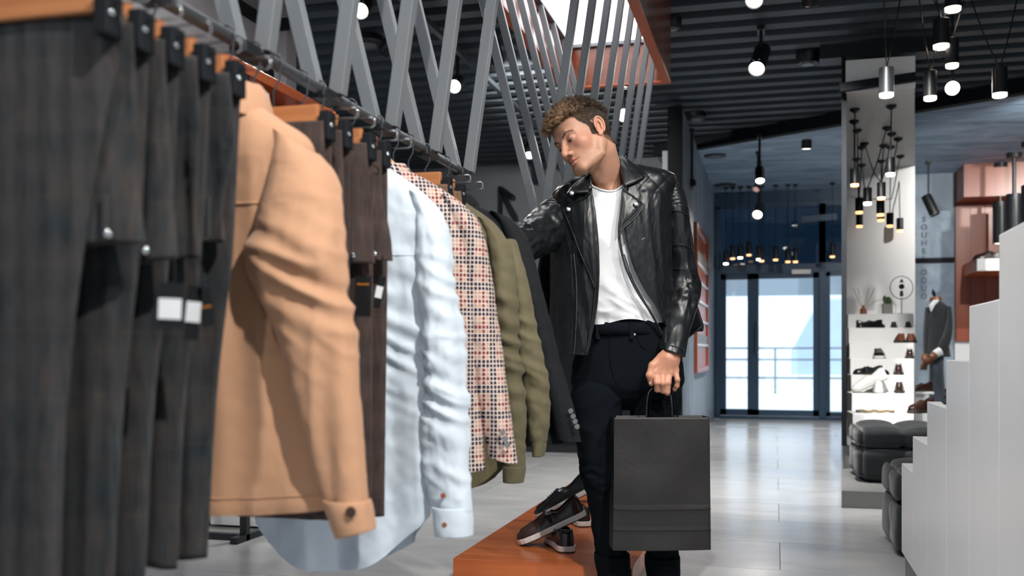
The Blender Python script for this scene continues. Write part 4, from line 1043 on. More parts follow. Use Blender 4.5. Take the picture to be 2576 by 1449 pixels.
def head_sdf(q):
    ax = q.copy(); ax[:, 0] = np.abs(ax[:, 0])                      # mirrored half
    d = s_ell(q, (0, .020, .036), (.077, .100, .087))
    d = smin(d, s_ell(q, (0, -.040, .045), (.060, .050, .048)), .03)
    d = smin(d, s_ell(q, (0, -.030, -.035), (.060, .062, .082)), .03)
    d = smin(d, s_ell(ax, (.046, -.055, -.024), (.021, .024, .020)), .022)
    d = smin(d, s_chain(ax, [(.060, .002, -.045), (.053, -.012, -.086), (.018, -.080, -.103)], [.016, .015, .014]), .024)
    d = smin(d, s_ell(q, (0, -.084, -.101), (.021, .015, .015)), .016)
    d = smin(d, s_ell(q, (0, -.072, -.066), (.029, .022, .030)), .02)
    d = smin(d, s_chain(ax, [(.008, -.090, .017), (.030, -.086, .024), (.047, -.068, .018)], [.009, .009, .008]), .016)
    d = ssub(d, s_ell(ax, (.032, -.103, .002), (.017, .017, .0105)), .012)
    d = smin(d, s_ell(ax, (.0315, -.0765, .0005), (.0150, .0140, .0125)), .005)
    d = ssub(d, s_chain(ax, [(.019, -.0905, .0085), (.031, -.0935, .0105), (.044, -.0865, .0070)], .0012), .0025)   # lid fold
    d = ssub(d, s_chain(ax, [(.020, -.0890, -.0055), (.032, -.0920, -.0078), (.043, -.0860, -.0050)], .0013), .002)  # lash line
    d = smin(d, s_cap(q, (0, -.088, .010), (0, -.111, -.032), .0085, .0105), .010)
    d = smin(d, s_ell(q, (0, -.114, -.037), (.0115, .0105, .0095)), .006)
    d = smin(d, s_ell(ax, (.0128, -.101, -.0415), (.0075, .0100, .0075)), .006)
    d = ssub(d, s_ell(ax, (.0068, -.1075, -.0500), (.0040, .0058, .0042)), .003)
    d = smin(d, s_chain(ax, [(.0225, -.0865, -.0690), (.0085, -.0965, -.0635), (0, -.0972, -.0650)], [.0028, .0048, .0046]), .005)
    d = smin(d, s_chain(ax, [(.0205, -.0870, -.0715), (.0090, -.0955, -.0755), (0, -.0968, -.0762)], [.0030, .0056, .0060]), .005)
    d = ssub(d, s_chain(ax, [(.0265, -.0870, -.0680), (.0120, -.0985, -.0695), (0, -.1015, -.0697)], [.0012, .0014, .0014]), .002)
    d = smin(d, s_ell(q, (0, -.0815, -.0925), (.016, .008, .006)), .012) if False else d
    # ear
    ex = ax - f32((.0785, .014, -.002)); th = math.radians(12)
    ey = np.stack([ex[:, 0] * math.cos(.35) - ex[:, 1] * math.sin(.35), ex[:, 0] * math.sin(.35) + ex[:, 1] * math.cos(.35), ex[:, 2]], 1)
    er = np.stack([ey[:, 0], ey[:, 1] * math.cos(th) + ey[:, 2] * math.sin(th) * -1, ey[:, 1] * math.sin(th) + ey[:, 2] * math.cos(th)], 1).astype(np.float32)
    ear = s_ell(er, (0.002, 0.001, 0), (.0065, .0175, .0310))
    ear = ssub(ear, s_ell(er, (.0110, -.001, -.001), (.0095, .0105, .0200)), .003)
    rim = [(.0085, .0165 * math.cos(a) + .001, .0290 * math.sin(a) + .001) for a in np.linspace(-1.1, 3.3, 12)]
    ear = smin(ear, s_chain(er, rim, [.0028] * 3 + [.0036] * 9), .003)
    ear = smin(ear, s_chain(er, [(.007, .006, -.012), (.0075, .008, .004), (.007, .003, .014)], .0030), .003)
    ear = smin(ear, s_ell(er, (.005, -.004, -.029), (.0055, .0085, .0080)), .004)
    ear = smin(ear, s_ell(er, (.006, -.0135, -.004), (.004, .004, .0060)), .003)
    d = smin(d, ear, .005)
    return d
nb0 = h2l((0, .042, -.055)); nb1 = np.array(M(1527, 468, -.035)); nb2 = np.array(M(1532, 520, -.03))
def body_sdf(p):
    d = head_sdf(l2h(p)) * HS
    nk = s_chain(p, [tuple(nb0), tuple(nb1), tuple(nb2)], [.054, .060, .080], .02)
    ja = h2l((.050, .012, -.055)); nk = smin(nk, s_cap(p, tuple(ja), tuple(M(1518, 470, -.095)), .016, .012), .02)       # neck muscle
    nk = smin(nk, s_cap(p, tuple(h2l((-.03, .0, -.08))), tuple(M(1515, 470, -.095)), .016, .011), .02)
    nk = smin(nk, s_chain(p, [tuple(M(1532, 430, .03)), tuple(M(1590, 452, .02)), tuple(M(1660, 480, .0))], [.05, .05, .06]), .04)
    nk = smin(nk, s_chain(p, [tuple(M(1522, 450, .03)), tuple(M(1470, 480, .02)), tuple(M(1425, 515, .0))], [.05, .05, .06]), .04)
    nk = smin(nk, s_ell(p, tuple(M(1535, 560, -.03)), (.155, .105, .115)), .04)
    nk = ssub(nk, s_ell(p, tuple(M(1518, 481, -.125)), (.018, .018, .014)), .02)
    return smin(d, nk, .016)
lo = np.array(M(1330, 590, -.15)); hi = np.array(M(1700, 225, -.15))
bv, bf = surface_nets(body_sdf, (lo[0], -.31, lo[2]), (hi[0], .13, hi[2]), .0017)
# skin tone per vertex, in head coordinates
hq = l2h(bv.astype(np.float32)).astype(float); x, y, z = np.abs(hq[:, 0]), hq[:, 1], hq[:, 2]
def gs(cx, cy, cz, r): return np.exp(-(((x - cx) ** 2 + (y - cy) ** 2 + (z - cz) ** 2) / r ** 2))
def seg(pts, r):
    q = np.stack([x, y, z], 1).astype(np.float32); return np.clip(1 - s_chain(q, pts, 0.0) / r, 0, 1)
col = np.tile(np.array([.50, .258, .168]), (len(bv), 1))
def blend(m, c): 
    global col
    col = col * (1 - m[:, None]) + np.array(c) * m[:, None]
nzv = np.array([nz(a * 30, b * 30, c * 30) for a, b, c in hq])
blend(np.clip(.18 * nzv, 0, 1), (.70, .32, .21))
blend(.45 * gs(.048, -.06, -.025, .026) + .5 * gs(0, -.115, -.038, .016) + .35 * gs(.08, .014, .0, .03), (.66, .22, .15))
blend(.38 * gs(.034, -.085, -.008, .016), (.44, .20, .17))
stub = np.clip((-.042 - z) / .03, 0, 1) * np.clip((.02 - y) / .03, 0, 1) * (1 - gs(0, -.1, -.068, .022)) * (z > -.15)
blend(np.clip(.58 * stub * (.8 + .5 * nzv), 0, .7), (.34, .185, .095))
blend(.75 * np.clip(seg([(.0215, -.088, -.0690), (.0085, -.099, -.0640), (0, -.0995, -.0655)], .0065) * 1.6, 0, 1), (.52, .155, .125))
blend(.75 * np.clip(seg([(.0195, -.088, -.0725), (.0090, -.098, -.0765), (0, -.100, -.0775)], .0078) * 1.6, 0, 1), (.58, .175, .135))
blend(.8 * np.clip(seg([(.0255, -.0865, -.0685), (.0120, -.098, -.0697), (0, -.101, -.0700)], .0030) * 1.4, 0, 1), (.10, .03, .025))
blend(.55 * np.clip(seg([(.0115, -.098, .0150), (.026, -.097, .0215), (.038, -.090, .0232), (.050, -.075, .0175)], .0060) * 1.5 * (.75 + .4 * nzv), 0, 1), (.16, .085, .05))
blend(.5 * np.clip(seg([(.019, -.0905, .0085), (.031, -.0935, .0105), (.044, -.0865, .0070)], .0026) * 1.4, 0, 1), (.30, .13, .09))
POLY = [(-.30, .066), (-.060, .066), (-.050, .058), (-.046, .040), (-.030, .026), (-.020, .010), (-.018, -.016), (-.004, -.018), (-.001, .010), (.006, .033), (.022, .037), (.034, .026), (.038, -.002), (.034, -.038), (.06, -.066), (.30, -.066), (.30, .3), (-.30, .3)]
def inside(a, b):
    r = np.zeros(len(a), bool); n = len(POLY)
    for i in range(n):
        (x1, y1), (x2, y2) = POLY[i], POLY[(i + 1) % n]
        c = ((y1 > b) != (y2 > b)) & (a < (x2 - x1) * (b - y1) / ((y2 - y1) if y2 != y1 else 1e-9) + x1); r ^= c
    return r
scalp = inside(y + .004 * nzv, z + .004 * nzv) & (x < .0815) & (z > -.09) & (np.linalg.norm(hq, axis=1) < .16)
earm = (x > .074) & (np.abs(y - .012) < .028) & (z < .031) & (z > -.045); scalp &= ~earm
blend(np.where(scalp, .92, 0.0) * np.clip(.9 + .4 * nzv, 0, 1), (.085, .050, .033))
def skin_mat():
    t = NT('skin'); a = t.attr('tone'); v = t.obj()
    c = t.mix(.10, a, t.mix(t.noise(v, 420, 2), (.35, .2, .14), (.8, .5, .4)))
    t.bump(t.noise(v, 700, 2), .06, .001)
    t.b.inputs['Subsurface Weight'].default_value = .12; t.b.inputs['Subsurface Radius'].default_value = (.012, .005, .003); t.b.inputs['Subsurface Scale'].default_value = .5
    return t.fin(c, .48, spec=.38)
skin_mat()

# his left hand, closed on the cord handles
def Hn(px, py, dy): return tuple(M(px, py, dy))
HD = -.165
FING = [[(1651, 938, HD + .000, 9.0), (1652, 962, HD - .020, 8.2), (1653, 980, HD - .004, 7.8), (1655, 972, HD + .020, 7.0)],
        [(1667, 939, HD - .004, 9.2), (1667, 964, HD - .024, 8.4), (1668, 983, HD - .006, 8.0), (1668, 974, HD + .018, 7.0)],
        [(1684, 937, HD - .002, 8.8), (1681, 962, HD - .018, 8.0), (1679, 986, HD - .010, 7.4), (1679, 990, HD + .006, 6.4)],
        [(1699, 931, HD + .006, 8.0), (1704, 955, HD - .008, 7.2), (1703, 970, HD + .000, 6.6), (1697, 980, HD + .012, 5.8)]]
k1 = 1.33e-3
def hand_sdf(p):
    d = s_chain(p, [Hn(1692, 868, HD + .03), Hn(1687, 892, HD + .012)], [.030, .029])
    d = smin(d, s_chain(p, [Hn(1676, 905, HD + .008), Hn(1658, 936, HD + .006)], [.024, .015]), .02)
    d = smin(d, s_chain(p, [Hn(1682, 905, HD + .004), Hn(1674, 938, HD + .002)], [.024, .016]), .02)
    d = smin(d, s_chain(p, [Hn(1690, 905, HD + .008), Hn(1694, 934, HD + .008)], [.023, .015]), .02)
    for f in FING:
        pts = [Hn(a, b, c) for a, b, c, r in f]; rr = [r * k1 * .90 for *_, r in f]
        e = s_chain(p, pts, rr, .004)
        e = smin(e, s_ell(p, pts[0], (.0118, .012, .0105)), .006)                        # knuckle
        d = smin(d, e, .0075)
    th = [Hn(1664, 904, HD + .010), Hn(1642, 920, HD + .002), Hn(1634, 944, HD - .004), Hn(1638, 965, HD + .004)]
    d = smin(d, s_chain(p, th, [.020, .0135, .0115, .0090], .006), .010)
    for a, b in ((1652, 1650), (1667, 1668), (1684, 1682)):
        d = smin(d, s_cap(p, Hn(1680, 900, HD - .016), Hn(a, 936, HD - .009), .003, .004), .010)
    return d
lo = np.array(M(1615, 1006, HD)); hi = np.array(M(1730, 855, HD))
hv, hf = surface_nets(hand_sdf, (lo[0], HD - .06, lo[2]), (hi[0], HD + .08, hi[2]), .0016)
hc = np.tile(np.array([.42, .190, .115]), (len(hv), 1)); hn = np.array([nz(a * 40, b * 40, c * 40) for a, b, c in hv])
def hgs(pt, r): return np.exp(-(((hv - np.array(pt)) ** 2).sum(1) / r ** 2))
kn = sum(hgs(Hn(*f[0][:3]), .011) + .8 * hgs(Hn(*f[1][:3]), .010) for f in FING); hc = hc * (1 - .4 * np.clip(kn, 0, 1)[:, None]) + np.array((.42, .135, .085)) * .4 * np.clip(kn, 0, 1)[:, None]
hc *= (1 + .10 * hn)[:, None]
# the hidden rest: right hand reaching for the blazer, trunk, arms and legs under the clothes
def rest_sdf(p):
    d = s_chain(p, [tuple(M(1535, 560, -.02)), tuple(M(1560, 760, -.005)), tuple(M(1576, 900, .0))], [.10, .10, .105], .03)
    d = smin(d, s_chain(p, [tuple(M(1420, 545, -.02)), tuple(M(1338, 600, -.17)), tuple(M(1262, 614, -.46)), tuple(M(1247, 600, -.55))], [.050, .036, .028, .028]), .03)
    d = smin(d, s_chain(p, [tuple(M(1665, 510, -.02)), tuple(M(1714, 715, -.012)), tuple(M(1694, 850, HD + .055))], [.045, .030, .020]), .03)
    for q in ([(1520, 930), (1510, 1180), (1545, 1470)], [(1640, 930), (1648, 1180), (1668, 1470)]):
        d = smin(d, s_chain(p, [tuple(M(a, b, .0)) for a, b in q], [.06, .036, .026]), .03)
    for k in range(4):
        d = smin(d, s_chain(p, [tuple(M(1247, 592 + 9 * k, -.56)), tuple(M(1238, 590 + 11 * k, -.63)), tuple(M(1226, 594 + 11 * k, -.65))], [.011, .010, .008]), .006)
    return smin(d, s_chain(p, [tuple(M(1250, 589, -.55)), tuple(M(1252, 578, -.60)), tuple(M(1244, 574, -.64))], [.013, .012, .009]), .008)
rv, rf = surface_nets(rest_sdf, (-.62, -.72, .04), (.26, .20, 1.55), .011)
rc = np.tile(np.array([.62, .31, .205]), (len(rv), 1))
allv = np.concatenate([bv, hv, rv]); allf = np.concatenate([bf, hf + len(bv), rf + len(bv) + len(hv)]); allc = np.concatenate([col, hc, rc])
body = link('body', mesh_np('body', allv, allf, np.clip(allc, 0, 1)), 'skin', MAN)
plain('nail', (.72, .45, .38), .3)
for (a, b, c), s in ((Hn(1636, 961, HD - .0045), .0050),):
    MB().ball((a, b, c), (s, .0025, s * 1.35), 12, 8).obj('fingernail', 'nail', body, smooth=True)

# ---------------------------------------------------------------- hair
rng = np.random.default_rng(5)
def hair_mat():
    t = NT('hair'); a = t.attr('tone')
    return t.fin(a, .42, spec=.5)
hair_mat(); plain('brow_hair', (.17, .095, .055), .6)
sv = bv[scalp]; sh = hq[scalp]
# surface normals of the scalp in head space by finite difference of the head field
def nrm(q):
    q = q.astype(np.float32); e = .002; g = np.stack([head_sdf(q + f32(v)) - head_sdf(q - f32(v)) for v in ((e, 0, 0), (0, e, 0), (0, 0, e))], 1)
    return g / np.linalg.norm(g, axis=1, keepdims=True)
def strands(roots, normals, length, curl, turns, r0, comb, seg=14, lift=.5, sides=3, jit=.35):
    n = len(roots); t = np.linspace(0, 1, seg)[None, :, None]
    c = comb + rng.normal(0, jit, (n, 3)); d0 = normals; 
    tang = c - (c * d0).sum(1, keepdims=True) * d0; tang /= np.linalg.norm(tang, axis=1, keepdims=True) + 1e-9
    L = (length * rng.uniform(.65, 1.25, n))[:, None, None]
    base = roots[:, None, :] + d0[:, None, :] * L * (lift * np.sin(t * 1.9) / 1.0) + tang[:, None, :] * L * t * (1 - .35 * t)
    b2 = np.cross(d0, tang); ph = rng.uniform(0, 2 * PI, n)[:, None, None]; tw = turns * rng.uniform(.7, 1.3, n)[:, None, None]
    cr = curl * rng.uniform(.6, 1.3, n)[:, None, None] * np.minimum(1, t * 2.5)
    path = base + cr * (np.cos(ph + 2 * PI * tw * t) * b2[:, None, :] + np.sin(ph + 2 * PI * tw * t) * d0[:, None, :])
    dirs = np.gradient(path, axis=1); dirs /= np.linalg.norm(dirs, axis=2, keepdims=True) + 1e-9
    ref = np.cross(dirs, np.array([.31, .77, .55])); ref /= np.linalg.norm(ref, axis=2, keepdims=True) + 1e-9; oth = np.cross(dirs, ref)
    rad = r0 * (1 - .75 * t ** 2)
    V = np.stack([path + rad * (math.cos(2 * PI * k / sides) * ref + math.sin(2 * PI * k / sides) * oth) for k in range(sides)], 2)
    idx = np.arange(n * seg * sides).reshape(n, seg, sides); F = []
    for k in range(sides):
        k2 = (k + 1) % sides; F.append(np.stack([idx[:, :-1, k], idx[:, :-1, k2], idx[:, 1:, k2], idx[:, 1:, k]], -1).reshape(-1, 4))
    return V.reshape(-1, 3), np.concatenate(F), np.repeat(np.arange(n), seg * sides), np.tile(np.repeat(np.linspace(0, 1, seg), sides), n)
top = (sh[:, 2] > .075 - .25 * np.clip(sh[:, 1], 0, .1)) & (sh[:, 2] > .050) & (np.abs(sh[:, 0]) < .066)
def pick(m, n):
    i = np.flatnonzero(m); return i[rng.integers(0, len(i), n)]
parts = []; cols = []; base = 0
it = pick(top, 900); ifr = pick(top & (sh[:, 1] < -.040), 320); isd = pick(~top, 9500)
def clump(ids, k, spread):
    g = np.repeat(np.arange(len(ids)), k); return g
for ids, L, cu, tu, r0, comb, lift, jit in ((it, .036, .0070, 1.5, .00072, (0, -.35, .1), .62, .9), (ifr, .040, .0078, 1.6, .00072, (0, -1.0, .25), .55, .7), (isd, .015, .0006, .5, .00055, (0, .5, -.85), .18, .25)):
    q = sh[ids]; nn = nrm(q)
    V, F, own, tt = strands(q, nn, L * (1 - .50 * np.clip((q[:, 1] + .01) / .07, 0, 1)) if L > .02 else L, cu, tu, r0, np.array(comb)[None], 18 if L > .02 else 6, lift, 3, jit)
    if L > .02:                                                    # gather a lock of strands round each curl
        K = 8; S = np.repeat(V[None], K, 0); jt = rng.normal(0, .0017, (K, len(q), 3)); S = S + jt[:, own, :] * (1.0 + .6 * tt[None, :, None])
        nv = len(V); F = np.concatenate([F + k * nv for k in range(K)]); V = S.reshape(-1, 3); own = np.tile(own, K); tt = np.tile(tt, K)
    fr = np.clip((-.005 - q[:, 1]) / .07, 0, 1) * np.clip((q[:, 2] - .03) / .03, 0, 1)
    tone = np.array((.085, .052, .036))[None] * (1 - fr[:, None]) + np.array((.33, .205, .11))[None] * fr[:, None]  # front locks blonder: the light falling on them is put into the colour
    tone = tone * rng.uniform(.55, 1.5, len(q))[:, None]
    cc = tone[own] * (.6 + .6 * tt[:, None]) * (np.repeat(rng.uniform(.7, 1.3, len(V) // (54 if L > .02 else 18)), 54 if L > .02 else 18))[:, None]
    parts.append((V, F + base)); base += len(V); cols.append(cc)
def cap_sdf(q):
    """dense under-layer of curls"""
    d = None
    for c, r in CL:
        e = np.linalg.norm(q - f32(c), axis=1) - r; d = e if d is None else smin(d, e, .004)
    return d
ci = pick(top, 150); cn = nrm(sh[ci]); CL = [(tuple(sh[i] + n_ * .006 + np.array((0, -.006 if sh[i][1] < -.05 else 0, 0))), float(rng.uniform(.008, .012) if sh[i][1] < -.01 else .005)) for i, n_ in zip(ci, cn)]
cvv, cff = surface_nets(cap_sdf, (-.10, -.14, .02), (.10, .13, .17), .0030)
cfr = np.clip((-.005 - cvv[:, 1]) / .07, 0, 1)[:, None]; ccol = np.array((.055, .034, .024)) * (1 - cfr) + np.array((.16, .09, .045)) * cfr  # under-layer carries the same painted light towards the fringe
HV = np.concatenate([p[0] for p in parts] + [cvv]); HF = np.concatenate([p[1] for p in parts] + [cff + base]); HC = np.concatenate(cols + [ccol])
link('hair', mesh_np('hair', h2l(HV), HF, np.clip(HC, 0, 1)), 'hair', MAN)

# eyes looking down: dark slit under the lid, lashes, brows
plain('eye_dark', (.018, .014, .013), .12, spec=.6); plain('lash', (.035, .020, .015), .6)
for s in (-1, 1):
    lp = curve([(s * .0190, -.0893, -.0030), (s * .0255, -.0921, -.0040), (s * .032, -.0927, -.0044), (s * .0385, -.0899, -.0036), (s * .0450, -.0850, -.0012)], 20)
    MB().tube([Vector(h2l(p)) for p in lp], [.0003] + [.0008] * 14 + [.0006, .0005, .0004, .0003, .0002], 6).obj('eyelid_line', 'lash', body, smooth=True)
    e = MB(); c0 = np.array((s * .0300, -.0888, -.0062)); e.ball((0, 0, 0), (.0072, .0036, .0030), 16, 10); e.v = [tuple(h2l(np.array(v) + c0)) for v in e.v]; e.obj('eye', 'eye_dark', body, smooth=True)
    bp = np.array(curve([(s * .0115, -.0965, .0150), (s * .026, -.0955, .0215), (s * .038, -.0890, .0232), (s * .0500, -.0745, .0175)], 110))
    bp = np.repeat(bp, 2, 0) + rng.normal(0, .0015, (220, 3)) * np.array((.4, .25, 1)); bn = nrm(bp)
    bp = bp - bn * head_sdf(bp.astype(np.float32))[:, None]
    Vb, Fb, _, _ = strands(bp, bn, .0070, .0002, .3, .00022, np.array([[s * 1.0, .1, .35]]), 5, .22, 3, .2)
    link('eyebrow', mesh_np('eyebrow', h2l(Vb), Fb), 'brow_hair', body)

sb = np.flatnonzero((stub > .25) & (hq[:, 1] < .0)); sb = sb[rng.integers(0, len(sb), 5200)]; sq = hq[sb]
Vs, Fs, _, _ = strands(sq, nrm(sq), .0022, .0001, .2, .00017, np.array([[0, .1, -1.0]]), 3, .5, 3, .5)
plain('stubble_hair', (.25, .145, .08), .6)
o = link('stubble', mesh_np('stubble', h2l(Vs), Fs), 'stubble_hair', body); o['kind'] = 'stuff'

# ---------------------------------------------------------------- clothes: common torso
def leather():
    t = NT('black_leather'); v = t.obj(); a = t.noise(v, 260, 4, .6); b = t.noise(v, 18, 3)
    t.bump(t.math('ADD', a, t.math('MULTIPLY', b, .8)), .16, .0012)
    return t.fin(t.mix(b, (.0045, .0058, .0072), (.010, .0115, .0135)), t.math('ADD', .24, t.math('MULTIPLY', b, .2)), spec=.42)
leather()
plain('leather_edge', (.010, .011, .013), .45, spec=.4, bump=.2, bscale=500)
cloth('white_jersey', (.66, .67, .69), .02, 1800, .85, .1, .12); cloth('black_denim', (.0038, .0055, .0078), .3, 1500, .95, 0.0, .4, .07); cloth('denim_thread', (.02, .022, .025), .1)
def tors(tab, py): return interp(tab, py)
TILT = .127
def tilt_at(py): return TILT * max(0.0, min(1.0, (820 - py) / 320))
def ring_pt(tab, py, phi, off=0.0, e=2.3):
    cx, a, b, yc = tors(tab, py); a += off; b += off
    c, s = math.cos(phi), math.sin(phi); k = (abs(c) ** e + abs(s) ** e) ** (-1 / e)
    x = a * c * k; y = yc + b * s * k; c0 = M(cx, py, 0)
    return Vector((c0.x + x, y, c0.z + tilt_at(py) * x))
SHIRT = [(425, 1526, .066, .070, -.03), (445, 1534, .125, .088, -.03), (470, 1540, .175, .100, -.03), (520, 1540, .185, .115, -.03), (600, 1545, .180, .125, -.03), (700, 1556, .165, .122, -.018), (770, 1566, .152, .118, -.006), (800, 1570, .148, .113, .0), (815, 1571, .145, .112, .0)]
def neckline(u):
    """photo row of the shirt's upper edge at photo column u"""
    return interp([(1440, 452), (1476, 462), (1486, 474), (1505, 486), (1524, 493), (1540, 492), (1556, 482), (1566, 474), (1600, 472), (1640, 472)], u)[0]
m = MB(); rings = []; uvs = []; nr, nc = 110, 150
for j in range(nc + 1):
    phi = 2 * PI * j / nc; colm, uvc = [], []
    s, c = math.sin(phi), math.cos(phi)
    pxm = tors(SHIRT, 480)[0] + c * .175 * 735
    topy = neckline(pxm) if s < 0 else 436
    boty = 813 + 4 * math.sin(phi * 2 + 1) + 4 * math.sin(phi * 5)
    for i in range(nr):
        q = i / (nr - 1); py = lerp(topy, boty, q)
        p = ring_pt(SHIRT, py, phi)
        dg = nz(p.x * 7 + p.z * 5, p.z * 7 - p.x * 6, 3.3); w = .014 * ridge(dg) * q + .009 * nz(p.x * 16, p.z * 5, 6) * q + .006 * ridge(nz(p.x * 24 + p.z * 18, p.z * 20, 9)) * max(0, q - .6) * 2.5
        if q < .2: w += .003 * ridge(nz(p.x * 30, p.z * 30, 2)) * (1 - q * 5)
        pull = .002
        n = Vector((c, s, 0)); colm.append(p + n * (w - pull)); uvc.append((p.x + .5 * (s > 0), p.z))
    rings.append(colm); uvs.append(uvc)
m.loft(rings, False, False, uvs); ts = m.obj('t_shirt', 'white_jersey', MAN, smooth=True)
MB().tube([Vector(rings[j][0]) + Vector((0, -.002, -.004)) for j in range(nc // 2 + 5, nc - 4)], .0030, 8).obj('neck_band', 'white_jersey', ts, smooth=True)

# jacket
JK = [(424, 1527, .070, .070, -.022), (438, 1534, .118, .088, -.025), (452, 1540, .168, .102, -.03), (466, 1543, .200, .114, -.03), (490, 1541, .206, .124, -.03), (560, 1537, .199, .140, -.03), (650, 1538, .200, .148, -.022), (740, 1540, .203, .150, -.012), (820, 1545, .212, .148, 0), (893, 1550, .224, .146, 0)]
E1 = [(424, 1486), (470, 1482), (560, 1491), (640, 1497), (720, 1498), (790, 1492), (870, 1480), (893, 1474)]
E2 = [(424, 1562), (470, 1566), (540, 1560), (585, 1556), (640, 1564), (690, 1580), (740, 1606), (790, 1638), (830, 1660), (893, 1690)]
def edge_phi(px, py):
    cx, a, b, yc = tors(JK, py); xn = max(-.98, min(.98, (px - cx) / (a * 745))); return math.acos(xn)
def quilt(p, py, s, c):
    """padded diamond quilting on the shoulder yokes"""
    u, v = (p.x + .02) * 37, p.z * 37
    return (abs(math.sin((u + v) * PI / 2)) ** .45) * (abs(math.sin((u - v * .9) * PI / 2)) ** .45)
def jacket_pt(py, phi, off=0.0):
    p = ring_pt(JK, py, phi, off, 2.5); s, c = math.sin(phi), math.cos(phi)
    n = Vector((c, s, 0))
    yl = 508 + 26 * (c if c > 0 else -c * .6) * 0 + (-22 if abs(c) < .45 else 0)
    k = max(0.0, min(1.0, (515 - py - 40 * max(0, .55 - abs(c))) / 8)) * (1 if abs(c) > .30 else 0)
    d = .0050 * quilt(p, py, s, c) * k
    g = max(0, min(1, (py - 500) / 150))
    d += (1 - k) * (.007 * nz(phi * 2.6, p.z * 2.2, 1.7) * (.4 + g) + .004 * ridge(nz(phi * 5 + p.z * 2, p.z * 5, 4)) * (.5 + g * .5) + .0016 * nz(phi * 30, p.z * 40, 2))
    return p + n * d
m = MB(); rings = []; nr, nc = 190, 300
for i in range(nr):
    py = lerp(424, 893, i / (nr - 1)); a1 = edge_phi(interp(E1, py)[0], py); a2 = edge_phi(interp(E2, py)[0], py); ring = []
    for j in range(nc + 1):
        phi = lerp(-a1, -2 * PI - a2, j / nc); p = jacket_pt(py, phi)
        tb = 14 * max(0, -math.sin(phi)) * 0
        ring.append(p)
    rings.append(ring)
m.loft(rings, False, False); jk = m.obj('leather_jacket', 'black_leather', MAN, smooth=True, solid=.004)

def front_y(px, py, off=0.0, it=3):
    """point on the jacket front under a photo position"""
    dy = -.17
    for _ in range(it):
        phi = -edge_phi(px, py); dy = jacket_pt(py, phi, off).y
    q = M(px, py, dy); return q
def slab(name, mat, outline, thick, off, parent, grid=26, bulge=.004, bevel=.0015):
    """flap following the jacket front: outline in photo points, thickened"""
    cxp = sum(p[0] for p in outline) / len(outline); cyp = sum(p[1] for p in outline) / len(outline)
    dense = []
    n = len(outline)
    for i in range(n):
        a, b = outline[i], outline[(i + 1) % n]
        for k in range(8): dense.append((lerp(a[0], b[0], k / 8), lerp(a[1], b[1], k / 8)))
    R = 9; V = []; nD = len(dense)
    for r in range(R, 0, -1):
        for (a, b) in dense:
            f = r / R; px, py = lerp(cxp, a, f), lerp(cyp, b, f); q = front_y(px, py)
            V.append(q + Vector((0, -off - bulge * (1 - f ** 3), 0)))
    V.append(front_y(cxp, cyp) + Vector((0, -off - bulge, 0)))
    F = [(r * nD + k, r * nD + (k + 1) % nD, (r + 1) * nD + (k + 1) % nD, (r + 1) * nD + k) for r in range(R - 1) for k in range(nD)]
    F += [((R - 1) * nD + k, (R - 1) * nD + (k + 1) % nD, R * nD) for k in range(nD)]
    o = MB().add(V, F).obj(name, mat, parent, smooth=True, solid=thick)
    # raised stitched border
    path = [V[k] + Vector((0, -thick * .5, 0)) for k in range(nD)]
    inn = [lerp(V[k], V[(R - 1) * nD + k], .10) + Vector((0, -thick * .6, 0)) for k in range(nD)]
    return o, path, inn
lap1, pa, _ = slab('lapel', 'black_leather', [(1484, 484), (1470, 497), (1440, 512), (1416, 527), (1428, 556), (1441, 588), (1456, 630), (1470, 664), (1484, 694), (1496, 728), (1498, 690), (1495, 620), (1490, 550)], .006, .010, jk)
lap2, pb, _ = slab('lapel', 'black_leather', [(1566, 478), (1590, 494), (1616, 514), (1600, 538), (1580, 558), (1562, 574), (1556, 592), (1557, 560), (1561, 520)], .006, .010, jk)
def collar_slab(outline, dyo):
    V = []; n = len(outline); dense = []
    for i in range(n):
        a, b = outline[i], outline[(i + 1) % n]
        for k in range(6): dense.append(tuple(lerp(a[q], b[q], k / 6) for q in range(3)))
    c = tuple(sum(p[q] for p in dense) / len(dense) for q in range(3)); R = 6; nD = len(dense)
    for r in range(R, 0, -1):
        for p in dense:
            f = r / R; q = M(lerp(c[0], p[0], f), lerp(c[1], p[1], f), lerp(c[2], p[2], f) - .026); V.append(q + Vector((0, -.010 * (1 - f * f), .004 * (1 - f * f))))
    V.append(M(c[0], c[1], c[2] - .026) + Vector((0, -.010, .004)))
    F = [(r * nD + k, r * nD + (k + 1) % nD, (r + 1) * nD + (k + 1) % nD, (r + 1) * nD + k) for r in range(R - 1) for k in range(nD)] + [((R - 1) * nD + k, (R - 1) * nD + (k + 1) % nD, R * nD) for k in range(nD)]
    o = MB().add(V, F).obj('collar', 'black_leather', jk, smooth=True, solid=.006)
    return o
c1 = collar_slab([(1474, 440, -.075), (1481, 462, -.125), (1482, 484, -.150), (1455, 486, -.152), (1426, 489, -.135), (1436, 474, -.120), (1452, 456, -.095)], 0)
c2 = collar_slab([(1556, 394, -.030), (1574, 398, -.060), (1602, 420, -.100), (1623, 447, -.130), (1598, 459, -.146), (1570, 471, -.150), (1564, 446, -.120), (1559, 418, -.075)], 0)
collar_back = MB().loft([[Vector((M(1527 + 42 * math.cos(a), 0, 0).x, -.025 + .070 * math.sin(a), M(0, 432 - 18 * math.cos(a), 0).z + h + .01 * math.sin(a))) for a in np.linspace(-.35, PI + .35, 30)] for h in (-.02, .01, .03)], False, False).obj('collar', 'black_leather', jk, smooth=True, solid=.006)

def strip(name, pts, r, mat, parent, n=6): return MB().tube(pts, r, n).obj(name, mat, parent, smooth=True)
def on(px, py, off=.004): return front_y(px, py) + Vector((0, -off, 0))
